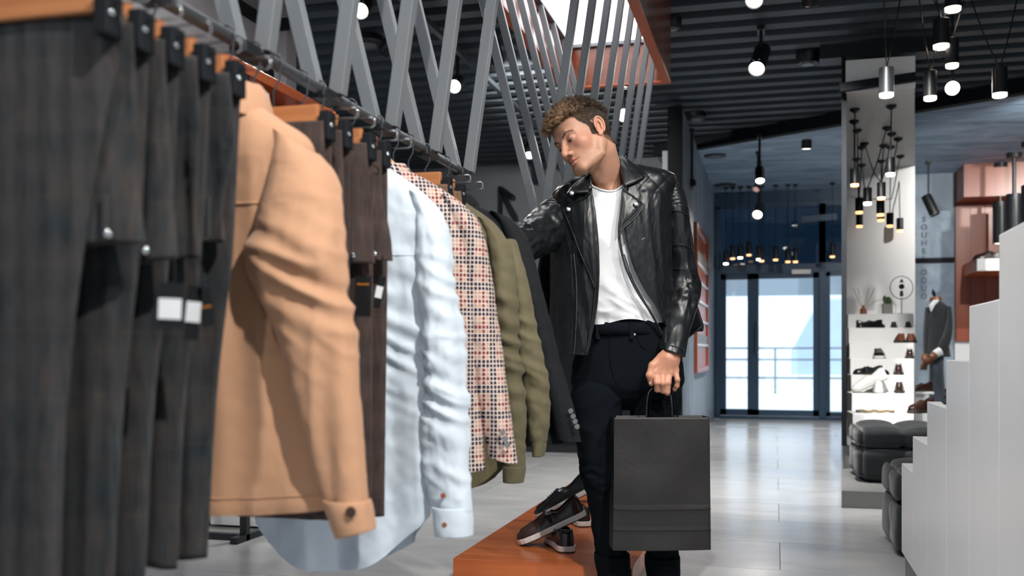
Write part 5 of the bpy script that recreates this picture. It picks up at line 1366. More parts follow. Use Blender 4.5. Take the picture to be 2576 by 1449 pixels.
# edge bindings, seams, zips, snaps
e1 = [on(interp(E1, py)[0] - 1, py, .003) for py in range(500, 894, 8)]; strip('edge_binding', e1, .004, 'leather_edge', jk)
e2 = [on(interp(E2, py)[0] + 1, py, .003) for py in range(482, 880, 8)]; strip('edge_binding', e2, .004, 'leather_edge', jk)
plain('zip_satin', (.30, .31, .32), .38, 1.0); plain('zip_metal', (.10, .105, .11), .4, .9)
def zipper(pts, parent):
    z = strip('zip', pts, .0032, 'leather_edge', parent)
    m = MB(); L = 0
    for a, b in zip(pts, pts[1:]):
        a, b = Vector(a), Vector(b); nseg = max(1, int((b - a).length / .0042))
        for k in range(nseg): m.box(a.lerp(b, k / nseg) + Vector((0, -.0026, 0)), (.0034, .0016, .0018))
    o = m.obj('zip_teeth', 'zip_metal', parent); o['kind'] = 'stuff'
z1 = [on(px, py, .004) for px, py in curve([(1443, 640), (1449, 700), (1450, 780), (1447, 850), (1443, 892)], 44)]; zipper(z1, jk)
z2 = [on(px, py, .016) for px, py in curve([(1618, 516), (1603, 541), (1582, 562), (1564, 578), (1557, 592)], 18)] + [on(px, py, .006) for px, py in curve([(1556, 602), (1562, 632), (1578, 682), (1604, 734), (1636, 784), (1656, 820)], 40)]; zipper(z2, jk)
for pts in ([(1436, 640), (1440, 720), (1440, 800), (1436, 880)], [(1412, 884), (1440, 889), (1470, 890)], [(1400, 700), (1399, 760), (1396, 830)], [(1570, 640), (1590, 700), (1622, 760), (1650, 806)], [(1392, 538), (1410, 527), (1440, 505), (1455, 494)], [(1600, 462), (1630, 484), (1656, 503), (1668, 512)], [(1668, 512), (1672, 560), (1672, 640), (1668, 720)], [(1392, 540), (1391, 600), (1392, 640)]):
    strip('seam', [on(a, b, .0025) for a, b in curve(pts, 16)], .0022, 'leather_edge', jk, 5)
for path in (pa, pb): strip('stitched_edge', path + path[:1], .0026, 'leather_edge', jk, 5)
for px, py, off in ((1429, 529, .020), (1598, 516, .020), (1438, 486, .030), (1607, 449, .030)):
    p = on(px, py, off) if off < .025 else M(px, py, -.178 if px < 1500 else -.155)
    MB().tube([p, p + Vector((0, -.002, .0005)), p + Vector((0, -.0035, .0008)), p + Vector((0, -.004, .001))], [.0082, .0082, .0060, .001], 20).obj('snap', 'zip_satin', jk, smooth='auto')
zp = [on(a, b, .004) for a, b in ((1610, 606), (1626, 596), (1641, 577))]; MB().tube(zp, .003, 6).obj('pocket_zip', 'leather_edge', jk)
MB().bar(on(1612, 604, .008), on(1628, 595, .008), .004, .008, (0, 1, 0)).obj('pocket_zip_teeth', 'zip_metal', jk)
MB().bar(on(1634, 574, .010), on(1655, 562, .012), .004, .007, (0, 1, 0)).obj('zip_pull', 'chrome', jk, bevel=.001)
# sleeves
SL = [(446, 1668, 1694, .030, -.025), (456, 1664, 1708, .048, -.022), (472, 1662, 1716, .056, -.02), (500, 1664, 1722, .060, -.03), (540, 1668, 1730, .062, -.03), (600, 1673, 1737, .062, -.025), (650, 1679, 1743, .060, -.015), (700, 1682, 1751, .060, -.008), (735, 1680, 1753, .059, -.015), (775, 1676, 1748, .056, -.035), (815, 1670, 1738, .054, -.075), (855, 1665, 1728, .052, -.115), (888, 1662, 1720, .050, -.142)]
m = MB(); rings = []; nr, nc = 170, 90
for i in range(nr):
    py = lerp(446, 888, i / (nr - 1)); L, R, t, yc = interp(SL, py); a, b = M(L, py, yc), M(R, py, yc); cx, hw = (a.x + b.x) / 2, (b.x - a.x) / 2; ring = []
    for j in range(nc):
        th = 2 * PI * j / nc; c, s = math.cos(th), math.sin(th); x, y, z = cx + hw * c, yc + t * s, a.z
        z += -.028 * c * max(0, (py - 860) / 28) * .5 - .022 * (c + .3) * max(0, (500 - py) / 54)
        k = max(0, min(1, (536 - py + 14 * c - 8) / 8)) * max(0, min(1, (py - 452) / 10))
        rib = .0042 * (abs(math.sin((py + 9 * math.cos(th + .9) ** 2 * 2 - 10 * c) * PI / 9.5)) ** .6) * k
        el = math.exp(-((py - 735) / 42) ** 2)
        wr = el * .011 * ridge(nz(math.cos(th) * 1.6 + py * .012, math.sin(th) * 1.6 - py * .030, 2.2)) + .005 * nz(c * 1.5 + 4, s * 1.5, py * .016) + .0035 * ridge(nz(c * 2.2 + py * .004, s * 2 + 8, py * .022)) * (1 - k)
        d = rib + wr * (1 - k)
        ring.append((x + c * d, y + s * d, z))
    rings.append(ring)
m.loft(rings, True, False); sv1 = m.obj('sleeve', 'black_leather', jk, smooth=True, solid=.004)
def sl_pt(px, py, off=.003):
    L, R, t, yc = interp(SL, py); c = max(-.97, min(.97, (px - (L + R) / 2) / ((R - L) / 2))); q = M(px, py, yc); q.y = yc - (t + off) * math.sqrt(1 - c * c) - off; return q
for pts in ([(1676, 536), (1700, 538), (1727, 548)], [(1680, 560), (1682, 640), (1684, 700), (1676, 790), (1668, 876)], [(1684, 622), (1705, 620), (1734, 630)], [(1686, 680), (1712, 682), (1746, 700)], [(1666, 868), (1690, 872), (1719, 880)]):
    strip('seam', [sl_pt(a, b, .004) for a, b in curve(pts, 16)], .0022, 'leather_edge', jk, 5)
path = curve([tuple(M(1426, 550, -.02)), tuple(M(1386, 570, -.06)), tuple(M(1342, 598, -.16)), tuple(M(1298, 614, -.30)), tuple(M(1262, 614, -.46))], 60)
m = MB(); rings = []
for i, p in enumerate(path):
    q = i / 59; p = Vector(p); dv = (Vector(path[min(i + 1, 59)]) - Vector(path[max(i - 1, 0)])).normalized(); u = Vector((0, 0, 1)); u = (u - dv * u.dot(dv)).normalized(); w = dv.cross(u); r = interp([(0, .084), (.2, .078), (.45, .061), (.75, .051), (1, .042)], q)[0]; ring = []
    for j in range(72):
        th = 2 * PI * j / 72; c, s = math.cos(th), math.sin(th)
        wr = .010 * ridge(nz(c * 1.7 + q * 3, s * 1.7, q * 13)) * (.3 + q) + .003 * nz(c * 4, s * 4, q * 20)
        k = max(0, min(1, (.26 - q) / .03)) * max(0, c)
        wr = wr * (1 - k) + k * .0045 * (abs(math.sin((q * 40 + s * 1.2) * PI)) ** .6)
        ring.append(p + (u * c * 1.02 + w * s) * (r + wr))
    rings.append(ring)
m.loft(rings, True, False); m.obj('sleeve', 'black_leather', jk, smooth=True, solid=.004)
# loose back panel showing either side of the trunk
m = MB(); rings = []
for i in range(40):
    py = lerp(560, 892 if True else 0, i / 39); ring = []
    for j in range(60):
        q = j / 59; px = lerp(interp([(560, 1392), (640, 1360), (740, 1352), (830, 1372), (892, 1384)], py)[0], interp([(560, 1690), (700, 1725), (800, 1764), (840, 1764), (892, 1700)], py)[0], q)
        ring.append(M(px, py - 40 * max(0, q - .9) * 10 * (1 if py > 840 else 0) * .5, .135 - .05 * abs(2 * q - 1) ** 3 + .010 * nz(q * 9, py * .012, 5)))
    rings.append(ring)
m.loft(rings, False, False); m.obj('back_panel', 'black_leather', jk, smooth=True, solid=.005)

# jeans
def legloft(name, rows, seed, par, wr=.006, n=72, mm=120, knee=None):
    m = MB(); rings, uvs = [], []
    for i in range(mm):
        py = lerp(rows[0][0], rows[-1][0], i / (mm - 1)); L, R, t, yc = interp(rows, py); a, b = M(L, py, yc), M(R, py, yc); cx, hw = (a.x + b.x) / 2, (b.x - a.x) / 2; ring, uv = [], []
        for j in range(n):
            th = 2 * PI * j / n; c, s = math.cos(th), math.sin(th); k = (abs(c) ** 2.3 + abs(s) ** 2.3) ** (-1 / 2.3)
            d = wr * (nz(c * 1.5 + seed, s * 1.5, py * .012) + .7 * ridge(nz(c * 1.4 + py * .006 + seed, s * 1.3, py * .024)) - .3)
            if knee: d += .012 * math.exp(-((py - knee) / 45) ** 2) * ridge(nz(c * 1.8 + py * .01, s * 1.8, py * .04 + seed))
            ring.append((cx + (hw + d) * c * k, yc + (t + d) * s * k, a.z)); uv.append((cx + hw * th * .8, a.z))
        rings.append(ring); uvs.append(uv)
    m.loft(rings, True, False, uvs); return m.obj(name, 'black_denim', par, smooth=True)
JN = [(806, 1484, 1672, .112, .0), (830, 1476, 1684, .115, .0), (860, 1462, 1700, .118, .005), (900, 1446, 1712, .120, .008), (935, 1437, 1718, .117, .01), (968, 1438, 1717, .110, .01), (1000, 1462, 1692, .088, .01), (1030, 1515, 1640, .05, .01)]
jn = legloft('jeans', JN, 1.0, MAN, .004)
legloft('trouser_leg', [(940, 1456, 1588, .092, .01), (990, 1437, 1577, .104, .005), (1040, 1440, 1566, .096, .0), (1100, 1449, 1560, .088, -.005), (1160, 1460, 1560, .082, -.005), (1210, 1470, 1563, .078, .0), (1280, 1482, 1567, .072, .01), (1340, 1491, 1572, .068, .015), (1400, 1501, 1577, .066, .02), (1470, 1510, 1580, .062, .02)], 4.0, jn, .006, knee=1200)
legloft('trouser_leg', [(940, 1568, 1700, .092, .01), (990, 1577, 1714, .104, .01), (1040, 1584, 1708, .096, .01), (1100, 1592, 1703, .088, .01), (1210, 1605, 1698, .078, .01), (1300, 1618, 1700, .072, .015), (1400, 1628, 1704, .066, .02), (1470, 1634, 1704, .062, .02)], 9.0, jn, .006, knee=1210)
for rows in ([(1392, 1496, 1583, .074, .02), (1410, 1497, 1584, .076, .02), (1445, 1504, 1586, .074, .02), (1478, 1508, 1585, .071, .02)], [(1398, 1624, 1709, .074, .02), (1416, 1624, 1710, .076, .02), (1445, 1628, 1709, .074, .02), (1478, 1632, 1708, .071, .02)]):
    o = legloft('turned_cuff', rows, 2.0, jn, .003, 60, 20); md = o.modifiers.new('solid', 'SOLIDIFY'); md.thickness = .006
def jn_pt(px, py, off=.004):
    L, R, t, yc = interp(JN, py); c = max(-.97, min(.97, (px - (L + R) / 2) / ((R - L) / 2))); s = (1 - abs(c) ** 2.3) ** (1 / 2.3); q = M(px, py, -t * s); q.y = yc - t * s - off; return q
for py in (813, 841): strip('waistband_seam', [jn_pt(a, py - 4 * math.sin((a - 1490) / 180 * PI), .003) for a in range(1490, 1672, 8)], .0013, 'black_denim', jn, 5)
MB().add([jn_pt(a, py, .004) for py in (811, 826, 841) for a in range(1488, 1676, 6)], [(i * 32 + k, i * 32 + k + 1, (i + 1) * 32 + k + 1, (i + 1) * 32 + k) for i in range(2) for k in range(31)]).obj('waistband', 'black_denim', jn, smooth=True, solid=.004)
for px in (1502, 1587): MB().bar(jn_pt(px, 810, .009), jn_pt(px + 2, 854, .007), .014, .005, (0, 1, 0)).obj('belt_loop', 'black_denim', jn, bevel=.001)
strip('pocket_seam', [jn_pt(a, b, .003) for a, b in curve([(1603, 842), (1610, 866), (1630, 882), (1665, 888)], 16)], .0013, 'black_denim', jn, 5)
strip('fly_seam', [jn_pt(a, b, .003) for a, b in curve([(1534, 842), (1536, 900), (1545, 950), (1562, 975)], 16)], .0013, 'black_denim', jn, 5)
p = jn_pt(1596, 842, .006); MB().ball(p, (.005, .003, .005), 10, 8).obj('rivet', 'pewter_button', jn, smooth=True)
# shoes (below the frame)
plain('sole_white', (.74, .73, .71), .5, var=.03)
def foot(px, rz):
    b = M(px, 1500, .02); o = MB(); rows = [(.10, .030, .075), (.085, .040, .085), (.03, .043, .085), (-.03, .044, .075), (-.10, .050, .060), (-.16, .045, .048), (-.185, .025, .035)]
    o.loft([[(w * math.cos(a), yy, .028 + max(0, (h - .028)) * max(0, math.sin(a)) ** .7) for a in np.linspace(0, PI, 24)] for yy, w, h in rows], False, False)
    s = o.obj('shoe', 'black_leather', MAN, smooth=True); s.location = (b.x, -.05, 0); s.rotation_euler = (0, 0, rz)
    q = MB(); q.loft([[(w * 1.06 * math.cos(a), yy * 1.03 - .002, z) for a in np.linspace(0, PI, 2)] for yy, w, h in rows for z in (0,)], False, False)
    out = [(w * 1.06, yy * 1.03) for yy, w, h in rows] + [(-w * 1.06, yy * 1.03) for yy, w, h in rows[::-1]]
    MB().prism(out, 'Z', 0, .032).obj('sole', 'sole_white', s, bevel=.004)
foot(1545, -.12); foot(1668, .22)

# ---------------------------------------------------------------- paper bag in his hand
def kraft():
    t = NT('black_kraft'); v = t.obj(); a = t.noise(v, 11, 5, .6, .4); b = t.noise(t.sc(v, 1, 1, 400), 6, 2)
    t.bump(t.math('ADD', a, t.math('MULTIPLY', b, .05)), .5, .004)
    return t.fin(t.mix(a, (.0050, .0048, .0054), (.0140, .0125, .0125)), .52, spec=.35)
kraft(); plain('kraft_brown', (.42, .22, .10), .7)
BDD = -.175
bl, br = M(1541, 1384, BDD), M(1789, 1385, BDD - .01)
base = (bl + br) / 2; W = (br - bl).length; Hh = M(0, 1050, BDD).z - M(0, 1384, BDD).z; wp = MAN.location.copy()
def m2w(v): return Vector((mo.x, mo.y, 0)) + Matrix.Rotation(ANG, 3, 'Z') @ Vector(v)
BAG = thing('paper_bag', 'black paper shopping bag with twisted cord handles in the hand of the man', 'bag', m2w((base.x, BDD + .05, base.z)), ANG + .03)
dep = .10; m = MB(); rings = []
N = 40
for i in range(61):
    q = i / 60; z = Hh * q; w = lerp(W / 2, W / 2 * .975, q); ring = []
    pin = .020 * math.sin(PI * min(1, q * 1.15)) ; crease = .0035 * math.exp(-((q - .31) / .010) ** 2) + .0022 * math.exp(-((q - .155) / .008) ** 2)
    for k in range(N): x = lerp(-w, w, k / N); ring.append((x, -dep / 2 - .006 * nz(x * 8, z * 7, 2) - .010 * math.sin(PI * k / N) * (1 - q) - crease + .004 * (1 if q > .97 else 0) * 0, z))
    for k in range(8): y = lerp(-dep / 2, dep / 2, k / 8); ring.append((w - pin * (1 - abs(2 * k / 8 - 1)) + .004 * q * 0, y, z))
    for k in range(N): x = lerp(w, -w, k / N); ring.append((x, dep / 2 + .004 * nz(x * 8, z * 7, 5), z))
    for k in range(8): y = lerp(dep / 2, -dep / 2, k / 8); ring.append((-w + pin * (1 - abs(2 * k / 8 - 1)), y, z))
    rings.append(ring)
m.loft(rings, True, False); nn = len(rings[0]); m.f.append(tuple(range(nn))); bagb = m.obj('bag_body', 'black_kraft', BAG, smooth='auto', solid=.0012, angle=35)
for q in (.31, .155): MB().tube([(lerp(-W / 2, W / 2, k / 30), -dep / 2 - .0105 * math.sin(PI * k / 30) * (1 - q) - .006 * nz(lerp(-W / 2, W / 2, k / 30) * 8, Hh * q * 7, 2) - .0030, Hh * q) for k in range(31)], .0014, 5).obj('fold_crease', 'black_kraft', bagb, smooth=True)
RM = Matrix.Rotation(-.03, 3, 'Z')
def b_l(v): return RM @ (Vector(v) - Vector((base.x, BDD + .05, base.z)))
def cord(pts, name='handle'):
    pts = [Vector(p) for p in curve([tuple(p) for p in pts], 40)]; o = MB().tube(pts, .0026, 8).obj(name, 'black_kraft', BAG, smooth=True)
fy = BDD + .006
cord([b_l(M(1625, 1070, fy)), b_l(M(1629, 1000, fy)), b_l(M(1641, 977, HD + .004)), b_l(M(1660, 974, HD + .012)), b_l(M(1681, 984, HD + .010)), b_l(M(1689, 1010, fy)), b_l(M(1692, 1070, fy))])
by = BDD + .10
cord([b_l(M(1634, 1075, by)), b_l(M(1637, 1010, by - .03)), b_l(M(1648, 976, HD + .016)), b_l(M(1670, 974, HD + .018)), b_l(M(1694, 978, HD + .018)), b_l(M(1702, 1000, by - .04)), b_l(M(1705, 1060, by))])
for px in (1620, 1690): MB().box(b_l(M(px + 5, 1066, BDD + .004)) + Vector((0, .002, 0)), (.05, .0015, .035)).obj('handle_patch', 'black_kraft', BAG)
# ================================================================ shoes
plain('brown_leather', (.030, .013, .010), .28, spec=.55, var=.3, vscale=25); plain('black_shoe', (.010, .011, .013), .25, spec=.55)
plain('suede_brown', (.16, .045, .016), .75, var=.2); plain('white_leather', (.80, .80, .80), .4, var=.03); plain('tan_lining', (.42, .17, .06), .6); plain('dark_sole', (.02, .016, .014), .6)
plain('textured_toe', (.035, .014, .011), .5, bump=.9, bscale=260)
SH = [(0.0, .012, .070, .070), (.02, .024, .084, .083), (.05, .029, .087, .060), (.08, .031, .085, .036), (.14, .034, .080, .034), (.25, .035, .068, .034), (.36, .037, .062, .036), (.43, .039, .072, .050), (.48, .041, .072, .068), (.56, .044, .064, .064), (.68, .048, .054, .054), (.80, .048, .047, .047), (.90, .041, .042, .042), (.96, .029, .037, .037), (1.0, .010, .030, .030)]
def shoe_meshes(L=.285, tall=1.0, sole=.024, ms=('black_shoe', 'sole_white', 'tan_lining')):
    """meshes of a low shoe, heel at x=0, toe at x=L"""
    rings = []; N = 12
    for i in range(40):
        q = i / 39; w, h, hc = interp(SH, q); h *= tall; hc = hc * tall if q > .45 else hc; ring = []
        for k in range(N): a = k / (N - 1); ring.append((q * L, -w * (1 - .22 * a ** 2.5), sole * .8 + (h - sole * .8) * a))
        for k in range(1, 15):
            a = k / 15; y = lerp(-w * .78, w * .78, a); u = abs(2 * a - 1); z = lerp(hc, h, u ** 6) if hc < h - .004 else h + .012 * (1 - u * u) * (1 if q < .93 else .4); ring.append((q * L, y, z))
        for k in range(N): a = 1 - k / (N - 1); ring.append((q * L, w * (1 - .22 * a ** 2.5), sole * .8 + (h - sole * .8) * a))
        rings.append(ring)
    um = MB().loft(rings, False, False); um.f.append(tuple(range(len(rings[0])))); up = um.mesh('upper'); up.polygons.foreach_set('use_smooth', [True] * len(up.polygons))
    o = [(q * L * 1.02 - .003, w * 1.10 + .001) for q, w in [(s[0], s[1]) for s in SH]]; out = o + [(x, -y) for x, y in o[::-1]]
    so = MB().prism(out, 'Z', .003, sole).mesh('sole'); tr = MB().prism([(x, y * .98) for x, y in out], 'Z', 0, .003).mesh('outsole')
    li = MB().prism([(q * L, w * .74) for q, w in [(s[0], s[1]) for s in SH[1:7]]] + [(q * L, -w * .74) for q, w in [(s[0], s[1]) for s in SH[1:7]][::-1]], 'Z', .037, .040).mesh('insole')
    rim = MB().tube([(interp(SH, q)[0] * 0 + q * L, s * interp(SH, q)[0] * .80, interp(SH, q)[1] * tall + .001) for s, qs in ((-1, np.linspace(.42, .02, 14)), (1, np.linspace(.02, .42, 14))) for q in qs], .0022, 6).mesh('topline')
    return dict(upper=(up, ms[0]), sole=(so, ms[1]), outsole=(tr, 'dark_sole'), insole=(li, ms[2]), topline=(rim, ms[0]))
def shoe(label, sm, toe, fwd, up=(0, 0, 1), L=.285, group=None, scale=1.0, at='toe', extra=None):
    """place a shoe: toe (or heel) ground point and the direction it points in"""
    f = Vector(fwd).normalized(); u = Vector(up); u = (u - f * u.dot(f)).normalized(); s = u.cross(f)
    R3 = Matrix((f, s, u)).transposed(); o = thing('shoe', label, 'shoe', (0, 0, 0), 0, group)
    p = Vector(toe) - (R3 @ Vector((L * scale, 0, 0)) if at == 'toe' else Vector((0, 0, 0)))
    o.matrix_world = Matrix.Translation(p) @ R3.to_4x4() @ Matrix.Scale(scale, 4)
    for nm, (me, mt) in sm.items(): link(nm, me, mt, o, bevel=.003 if nm == 'sole' else 0)
    if extra: extra(o)
    return o
slipon = shoe_meshes(ms=('brown_leather', 'sole_white', 'tan_lining')); derby = shoe_meshes(ms=('black_shoe', 'sole_white', 'tan_lining')); white = shoe_meshes(ms=('white_leather', 'sole_white', 'tan_lining'), sole=.03)
brownm = shoe_meshes(ms=('suede_brown', 'dark_sole', 'tan_lining')); dressm = shoe_meshes(ms=('black_shoe', 'dark_sole', 'tan_lining'), sole=.014); bootm = shoe_meshes(ms=('brown_leather', 'dark_sole', 'tan_lining'), tall=1.35)
PG = 'shoes on the orange platform'
def lace(o):
    for k in range(5):
        x = .146 + k * .012; z = .070 - k * .0030
        MB().tube([(x, -.020, z), (x + .003, 0, z + .012), (x, .020, z)], .002, 6).obj('lace', 'black_shoe', o, smooth=True)
def elastic(o):
    for s in (-1, 1): MB().add([(.125, s * .033, .069), (.150, s * .035, .069), (.142, s * .0425, .035), (.132, s * .041, .035)], [(0, 1, 2, 3)]).obj('elastic_gore', 'matte_black', o, solid=.002)
    tc = MB(); rg = []
    for i in range(12):
        q = lerp(.70, .985, i / 11); w, h, hc = interp(SH, q); rg.append([(q * .285 + .001, -(w + .0012) * math.cos(a), lerp(.028, h + .013 * (1 if q < .93 else .5), math.sin(a) ** .55)) for a in np.linspace(0, PI, 24)])
    tc.loft(rg, False, False).obj('toe_cap', 'textured_toe', o, smooth=True)
sup = shoe('black leather low shoe with white sole standing heel out under the slip-on', derby, ZP(1427, 1391, .121), (-.36, .90, 0), group=PG, at='heel')
tA = ZP(1308, 1371, .121); shoe('brown slip-on shoe with textured toe and white sole leaning on another shoe', slipon, tA, (-.86, -.25, -.40), group=PG, extra=elastic)
shoe('black shoe with white sole standing heel out beside the jeans', derby, ZP(1470, 1326, .121), (-.36, .90, 0), group=PG, at='heel')
tC = ZP(1352, 1306, .121); shoe('black laced shoe with tan lining and white sole leaning heel up', derby, tC, (-.84, -.22, -.46), group=PG, extra=lace)
tE = ZP(1452, 1262, .121); shoe('white sneaker with brown lining peeping out behind the jeans', white, ZP(1428, 1262, .121), (-.75, -.35, -.42), group=PG, extra=None)

# shoes on the stepped shelf in the alcove
AG = 'shoes in the white alcove'
def on_step(px, i, back=.12): 
    y, z = STEP[i]; p = YP(px, 800, y + back); return Vector((p.x, p.y, z + .001))
dx = Vector((CA, SA, 0)); dyv = Vector((-SA, CA, 0))
shoe('black dress shoe lying along the highest shoe step, toe to the frame', dressm, on_step(2155, 5, .10), -dx + dyv * -.2, group=AG, scale=.86)
shoe('black dress shoe crossed behind its pair on the highest shoe step', dressm, on_step(2226, 5, .27), dx + dyv * -.3, group=AG, scale=.86)
shoe('small black shoe seen heel on, middle of the highest shoe step', dressm, on_step(2248, 5, .06), dyv + dx * .4, group=AG, at='heel', scale=.62)
shoe('small black shoe seen heel on at the mannequin end of the highest shoe step', dressm, on_step(2284, 5, .06), dyv + dx * .4, group=AG, at='heel', scale=.62)
shoe('brown suede shoe of the pair on the second shoe step', brownm, on_step(2268, 4, .03), dyv + dx * .30, group=AG, at='heel', scale=.9)
shoe('brown suede shoe at the edge beside its pair on the second shoe step', brownm, on_step(2291, 4, .03), dyv + dx * .42, group=AG, at='heel', scale=.9)
shoe('grey-black sneaker seen toe on, alone on the third shoe step', derby, on_step(2213, 3, .04), -dyv - dx * .3, group=AG, scale=.95)
shoe('narrow dark shoe at the edge of the third shoe step', bootm, on_step(2288, 3, .08), dyv + dx * .4, group=AG, at='heel', scale=.7)
shoe('dark flat shoe on the fourth shoe step behind the white sneakers', dressm, on_step(2147, 2, .14), -dx, group=AG, scale=.8)
shoe('dark flat shoe on the fourth shoe step, pointing to the mannequin side', dressm, on_step(2236, 2, .14), dx, group=AG, scale=.7)
shoe('dark shoe standing heel on at the edge of the fourth shoe step', bootm, on_step(2260, 2, .06), dyv + dx * .4, group=AG, at='heel', scale=.75)
shoe('large white sneaker leaning on its pair on the fifth shoe step', white, on_step(2147, 1, .13), (-dx * .9 - dyv * .05 + Vector((0, 0, -.38))), group=AG, scale=1.0)
shoe('white sneaker seen heel on beside its leaning pair', white, on_step(2210, 1, .03), dyv + dx * .4, group=AG, at='heel', scale=1.0)
shoe('dark shoe standing heel on at the edge of the fifth shoe step', bootm, on_step(2262, 1, .06), dyv + dx * .4, group=AG, at='heel', scale=.75)
shoe('dark brown boot at the edge of the lowest shoe step', bootm, on_step(2288, 0, .10), -dyv * .6 - dx, group=AG, scale=.9)
b = on_step(2205, 0, .12); o = thing('folded_belt', 'thin olive belt laid flat along the lowest shoe step', 'belt', b, ANG)
plain('olive_leather', (.20, .15, .07), .6)
MB().tube([(-.13 + .26 * k / 14, .012 * math.sin(k), .011 + .004 * math.sin(k * 1.3)) for k in range(15)], .010, 8).obj('strap', 'olive_leather', o, smooth=True); MB().box((-.135, 0, .012), (.022, .026, .018)).obj('buckle', 'chrome', o, bevel=.002)
# ornaments on the top step
tp = ztop[6] + .001
def topstep(px, back=.15): p = YP(px, 800, ypos[6] + back); return Vector((p.x, p.y, tp))
o = thing('reed_diffuser', 'reed diffuser bottle with thin sticks on the top of the white shelf', 'diffuser', topstep(2172)); plain('amber_glass', (.25, .10, .04), .15); plain('reed', (.55, .36, .22), .7)
MB().tube([(0, 0, 0), (0, 0, .05), (0, 0, .065), (0, 0, .085)], [.03, .03, .012, .012], 18).obj('bottle', 'amber_glass', o, smooth='auto')
for a in (-.09, -.05, .05, .10): MB().cyl((0, 0, .03), (a, a * .3, .24), .003, n=5).obj('reed', 'reed', o)
o = thing('potted_cactus', 'small green cactus in a grey cube pot on the white shelf', 'plant', topstep(2232, .06)); plain('cactus', (.06, .12, .05), .7, var=.3); plain('pot_grey', (.26, .25, .24), .8)
MB().box((0, 0, .045), (.085, .085, .09)).obj('pot', 'pot_grey', o, bevel=.004)
for k in range(5): MB().ball((.025 * math.cos(k * 1.3), .025 * math.sin(k * 1.3), .11 + .012 * (k % 3)), (.016, .016, .035), 10, 8).obj('stem', 'cactus', o, smooth=True)
o = thing('ring_ornament', 'black ring ornament with stacked discs on a thin stand', 'ornament', topstep(2268, .20), ANG)
MB().tube([(.105 * math.cos(a), 0, .245 + .105 * math.sin(a)) for a in np.linspace(0, 2 * PI, 40)], .0035, 6).obj('ring', 'black_metal', o, smooth=True); MB().cyl((0, 0, 0), (0, 0, .15), .004, n=8).obj('stand', 'black_metal', o); MB().box((0, 0, .004), (.16, .05, .008)).obj('base', 'black_metal', o)
for z, r in ((.255, .024), (.205, .013), (.180, .016)): MB().tube([(0, -.006, z), (0, .006, z)], r, 20).obj('disc', 'matte_black', o, smooth='auto')
MB().tube([(0, -.006, .305), (0, .006, .305)], [.022, .022], 3).obj('triangle', 'matte_black', o)

# shoes on the near white stepped display
p = ZP(2366, 1112, .580); shoe('white sneaker on the second lowest step of the tall white display', white, Vector((.585, 3.485, .579)), (-.12, -1, 0), group='goods on the stepped display')
p = ZP(2330, 1092, .450); shoe('dark shoe half hidden on the lowest step of the tall white display', dressm, Vector((.72, 3.98, .449)), (-.9, .3, 0), group='goods on the stepped display')
p = Vector((.60, 3.17, .7195)); o = thing('folded_jeans', 'small pile of dark folded cloth on a step of the tall white display', 'folded clothes', p); plain('dark_blue_cloth', (.018, .026, .045), .9)
for k in range(3): MB().box((0, .06, .008 + k * .016), (.20 - .008 * k, .22, .016)).obj('fold', 'dark_blue_cloth', o, bevel=.007)

# ---------------------------------------------------------------- mannequin
MY = 10.7; mc = YP(2358, 800, MY); mk = thing('mannequin', 'headless mannequin in a dark suit jacket, white shirt and grey trousers', 'mannequin', (mc.x, MY, 0)); O = (mc.x, MY, 0)
cloth('suit_dark', (.022, .025, .030), .15, 600); cloth('suit_grey', (.045, .058, .075), .15, 600); plain('mannequin_wood', (.16, .06, .028), .4)
rows = [(756, 2350, 2366, .05), (764, 2341, 2377, .09), (774, 2333, 2386, .11), (795, 2327, 2388, .12), (830, 2329, 2385, .12), (865, 2326, 2388, .12), (898, 2324, 2393, .12)]
shell(rows, MY, .010, 7, .6, .001, 3, 60, 40, org=O).obj('suit_jacket', 'suit_dark', mk, smooth=True)
rows = [(772, 2374, 2388, .05), (800, 2376, 2392, .06), (840, 2368, 2392, .06), (872, 2352, 2384, .05), (886, 2344, 2372, .045)]
shell(rows, MY, .006, 9, .6, .001, 6, 40, 40, org=O, yoff=-.10).obj('sleeve', 'suit_dark', mk, smooth=True)
rows = [(774, 2326, 2340, .05), (820, 2322, 2338, .06), (865, 2321, 2336, .05), (893, 2322, 2335, .045)]
shell(rows, MY, .006, 9, .6, .001, 9, 40, 40, org=O, yoff=-.03).obj('sleeve', 'suit_dark', mk, smooth=True)
V = lambda px, py, dy: YP(px or 2350, py, MY + dy) - Vector(O)
MB().prism([(V(2338, 0, -.12).x, V(0, 768, -.12).z), (V(2350, 0, -.12).x, V(0, 754, -.12).z), (V(2364, 0, -.12).x, V(0, 756, -.12).z), (V(2352, 0, -.12).x, V(0, 768, -.12).z), (V(2342, 0, -.12).x, V(0, 786, -.12).z)], 'Y', -.135, -.06).obj('shirt', 'white_jersey', mk, bevel=.01)
MB().tube([V(2355, 757, 0), V(2354, 752, 0), V(2353, 746, 0)], [.06, .058, .045], 20).obj('neck_cap', 'mannequin_wood', mk, smooth='auto')
MB().tube([V(2352, 747, 0), V(2349, 738, 0), V(2346, 728, 0)], [.008, .02, .006], 12).obj('finial', 'matte_black', mk, smooth=True)
MB().tube([V(2366, 884, -.14), V(2350, 892, -.16)], [.045, .040], 12).obj('shirt_cuff', 'white_jersey', mk, smooth='auto'); 
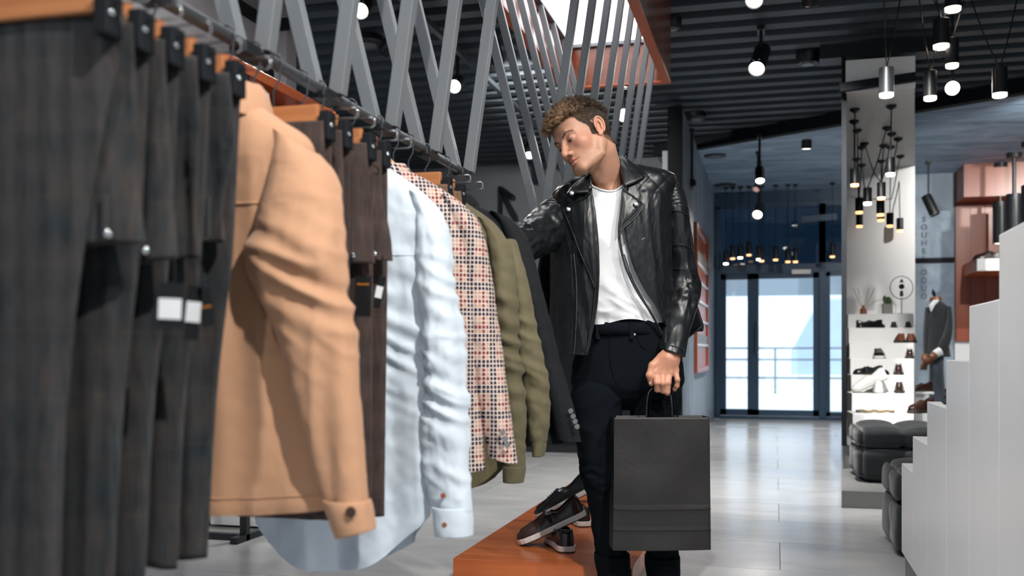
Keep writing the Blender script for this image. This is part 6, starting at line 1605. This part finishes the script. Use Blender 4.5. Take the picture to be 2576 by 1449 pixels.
for pts in ([(2352, 893, -.17), (2344, 899, -.19), (2338, 904, -.18)], [(2328, 894, -.05), (2327, 906, -.08), (2324, 918, -.08)]):
    h = MB().tube([V(*q) for q in pts], [.035, .038, .018], 10).obj('hand', 'mannequin_wood', mk, smooth=True)
    for k in range(4):
        e = V(*pts[2]); MB().tube([V(*pts[1]) + Vector((.014 * k - .02, -.01, -.01)), e + Vector((.016 * k - .025, -.005, -.02)), e + Vector((.016 * k - .025, .01, -.05))], [.011, .010, .007], 6).obj('finger', 'mannequin_wood', h, smooth=True)
rows = [(890, 2338, 2374, .10), (930, 2338, 2374, .10), (970, 2336, 2377, .09), (1010, 2335, 2380, .085), (1060, 2338, 2378, .08)]
shell(rows, MY, .014, 9, .6, .001, 12, 60, 40, org=O).obj('trousers', 'suit_grey', mk, smooth=True)
MB().cyl((0, 0, .02), (0, 0, 1.0), .016, n=10).obj('pole', 'chrome', mk); MB().tube([(0, 0, 0), (0, 0, .015), (0, 0, .02)], [.18, .18, .1], 28).obj('base', 'black_metal', mk, smooth='auto')
# pedestal with a brown shoe beside the mannequin
pp = YP(2312, 985, 9.9 + .35); o = thing('pedestal', 'slim white pedestal carrying a brown shoe next to the mannequin', 'pedestal', (pp.x, pp.y, 0)); zt_ = pp.z
MB().box((0, 0, zt_ / 2), (.16, .16, zt_ - .02)).obj('column', 'white_satin', o, bevel=.003); MB().box((0, 0, zt_ - .01), (.24, .20, .02)).obj('top', 'white_satin', o, bevel=.002)
shoe('brown laced shoe on the slim pedestal by the mannequin', bootm, (pp.x - .08, pp.y - .06, zt_ + .001), (-1, -.5, 0), scale=.8)
# wooden shelf with boots on the wood wall
xs0 = YP(2421, 680, WY - .075).x; ys1 = WY - .075; ys0 = ys1 - .85; zsh = YP(2421, 668, ys1).z
o = thing('wood_shelf', 'orange wooden shelf box with white front on the wood wall', 'shelf', (xs0, ys1, zsh))
MB().box2((0, -.85, -.13), (1.6, 0, 0)).obj('box', 'shelf_wood', o); MB().box2((0, -.87, -.13), (1.6, -.85, 0)).obj('front', 'white_satin', o)
shoe('brown ankle boot on the orange shelf box of the wood wall', bootm, (xs0 + .03, ys1 - .45, zsh + .001), (-1, .1, 0), group='boots on the wood wall', scale=1.15)
shoe('black shoe on the orange shelf box behind the tube pendants', dressm, (xs0 + .42, ys1 - .45, zsh + .001), (-.6, -1, 0), group='boots on the wood wall')
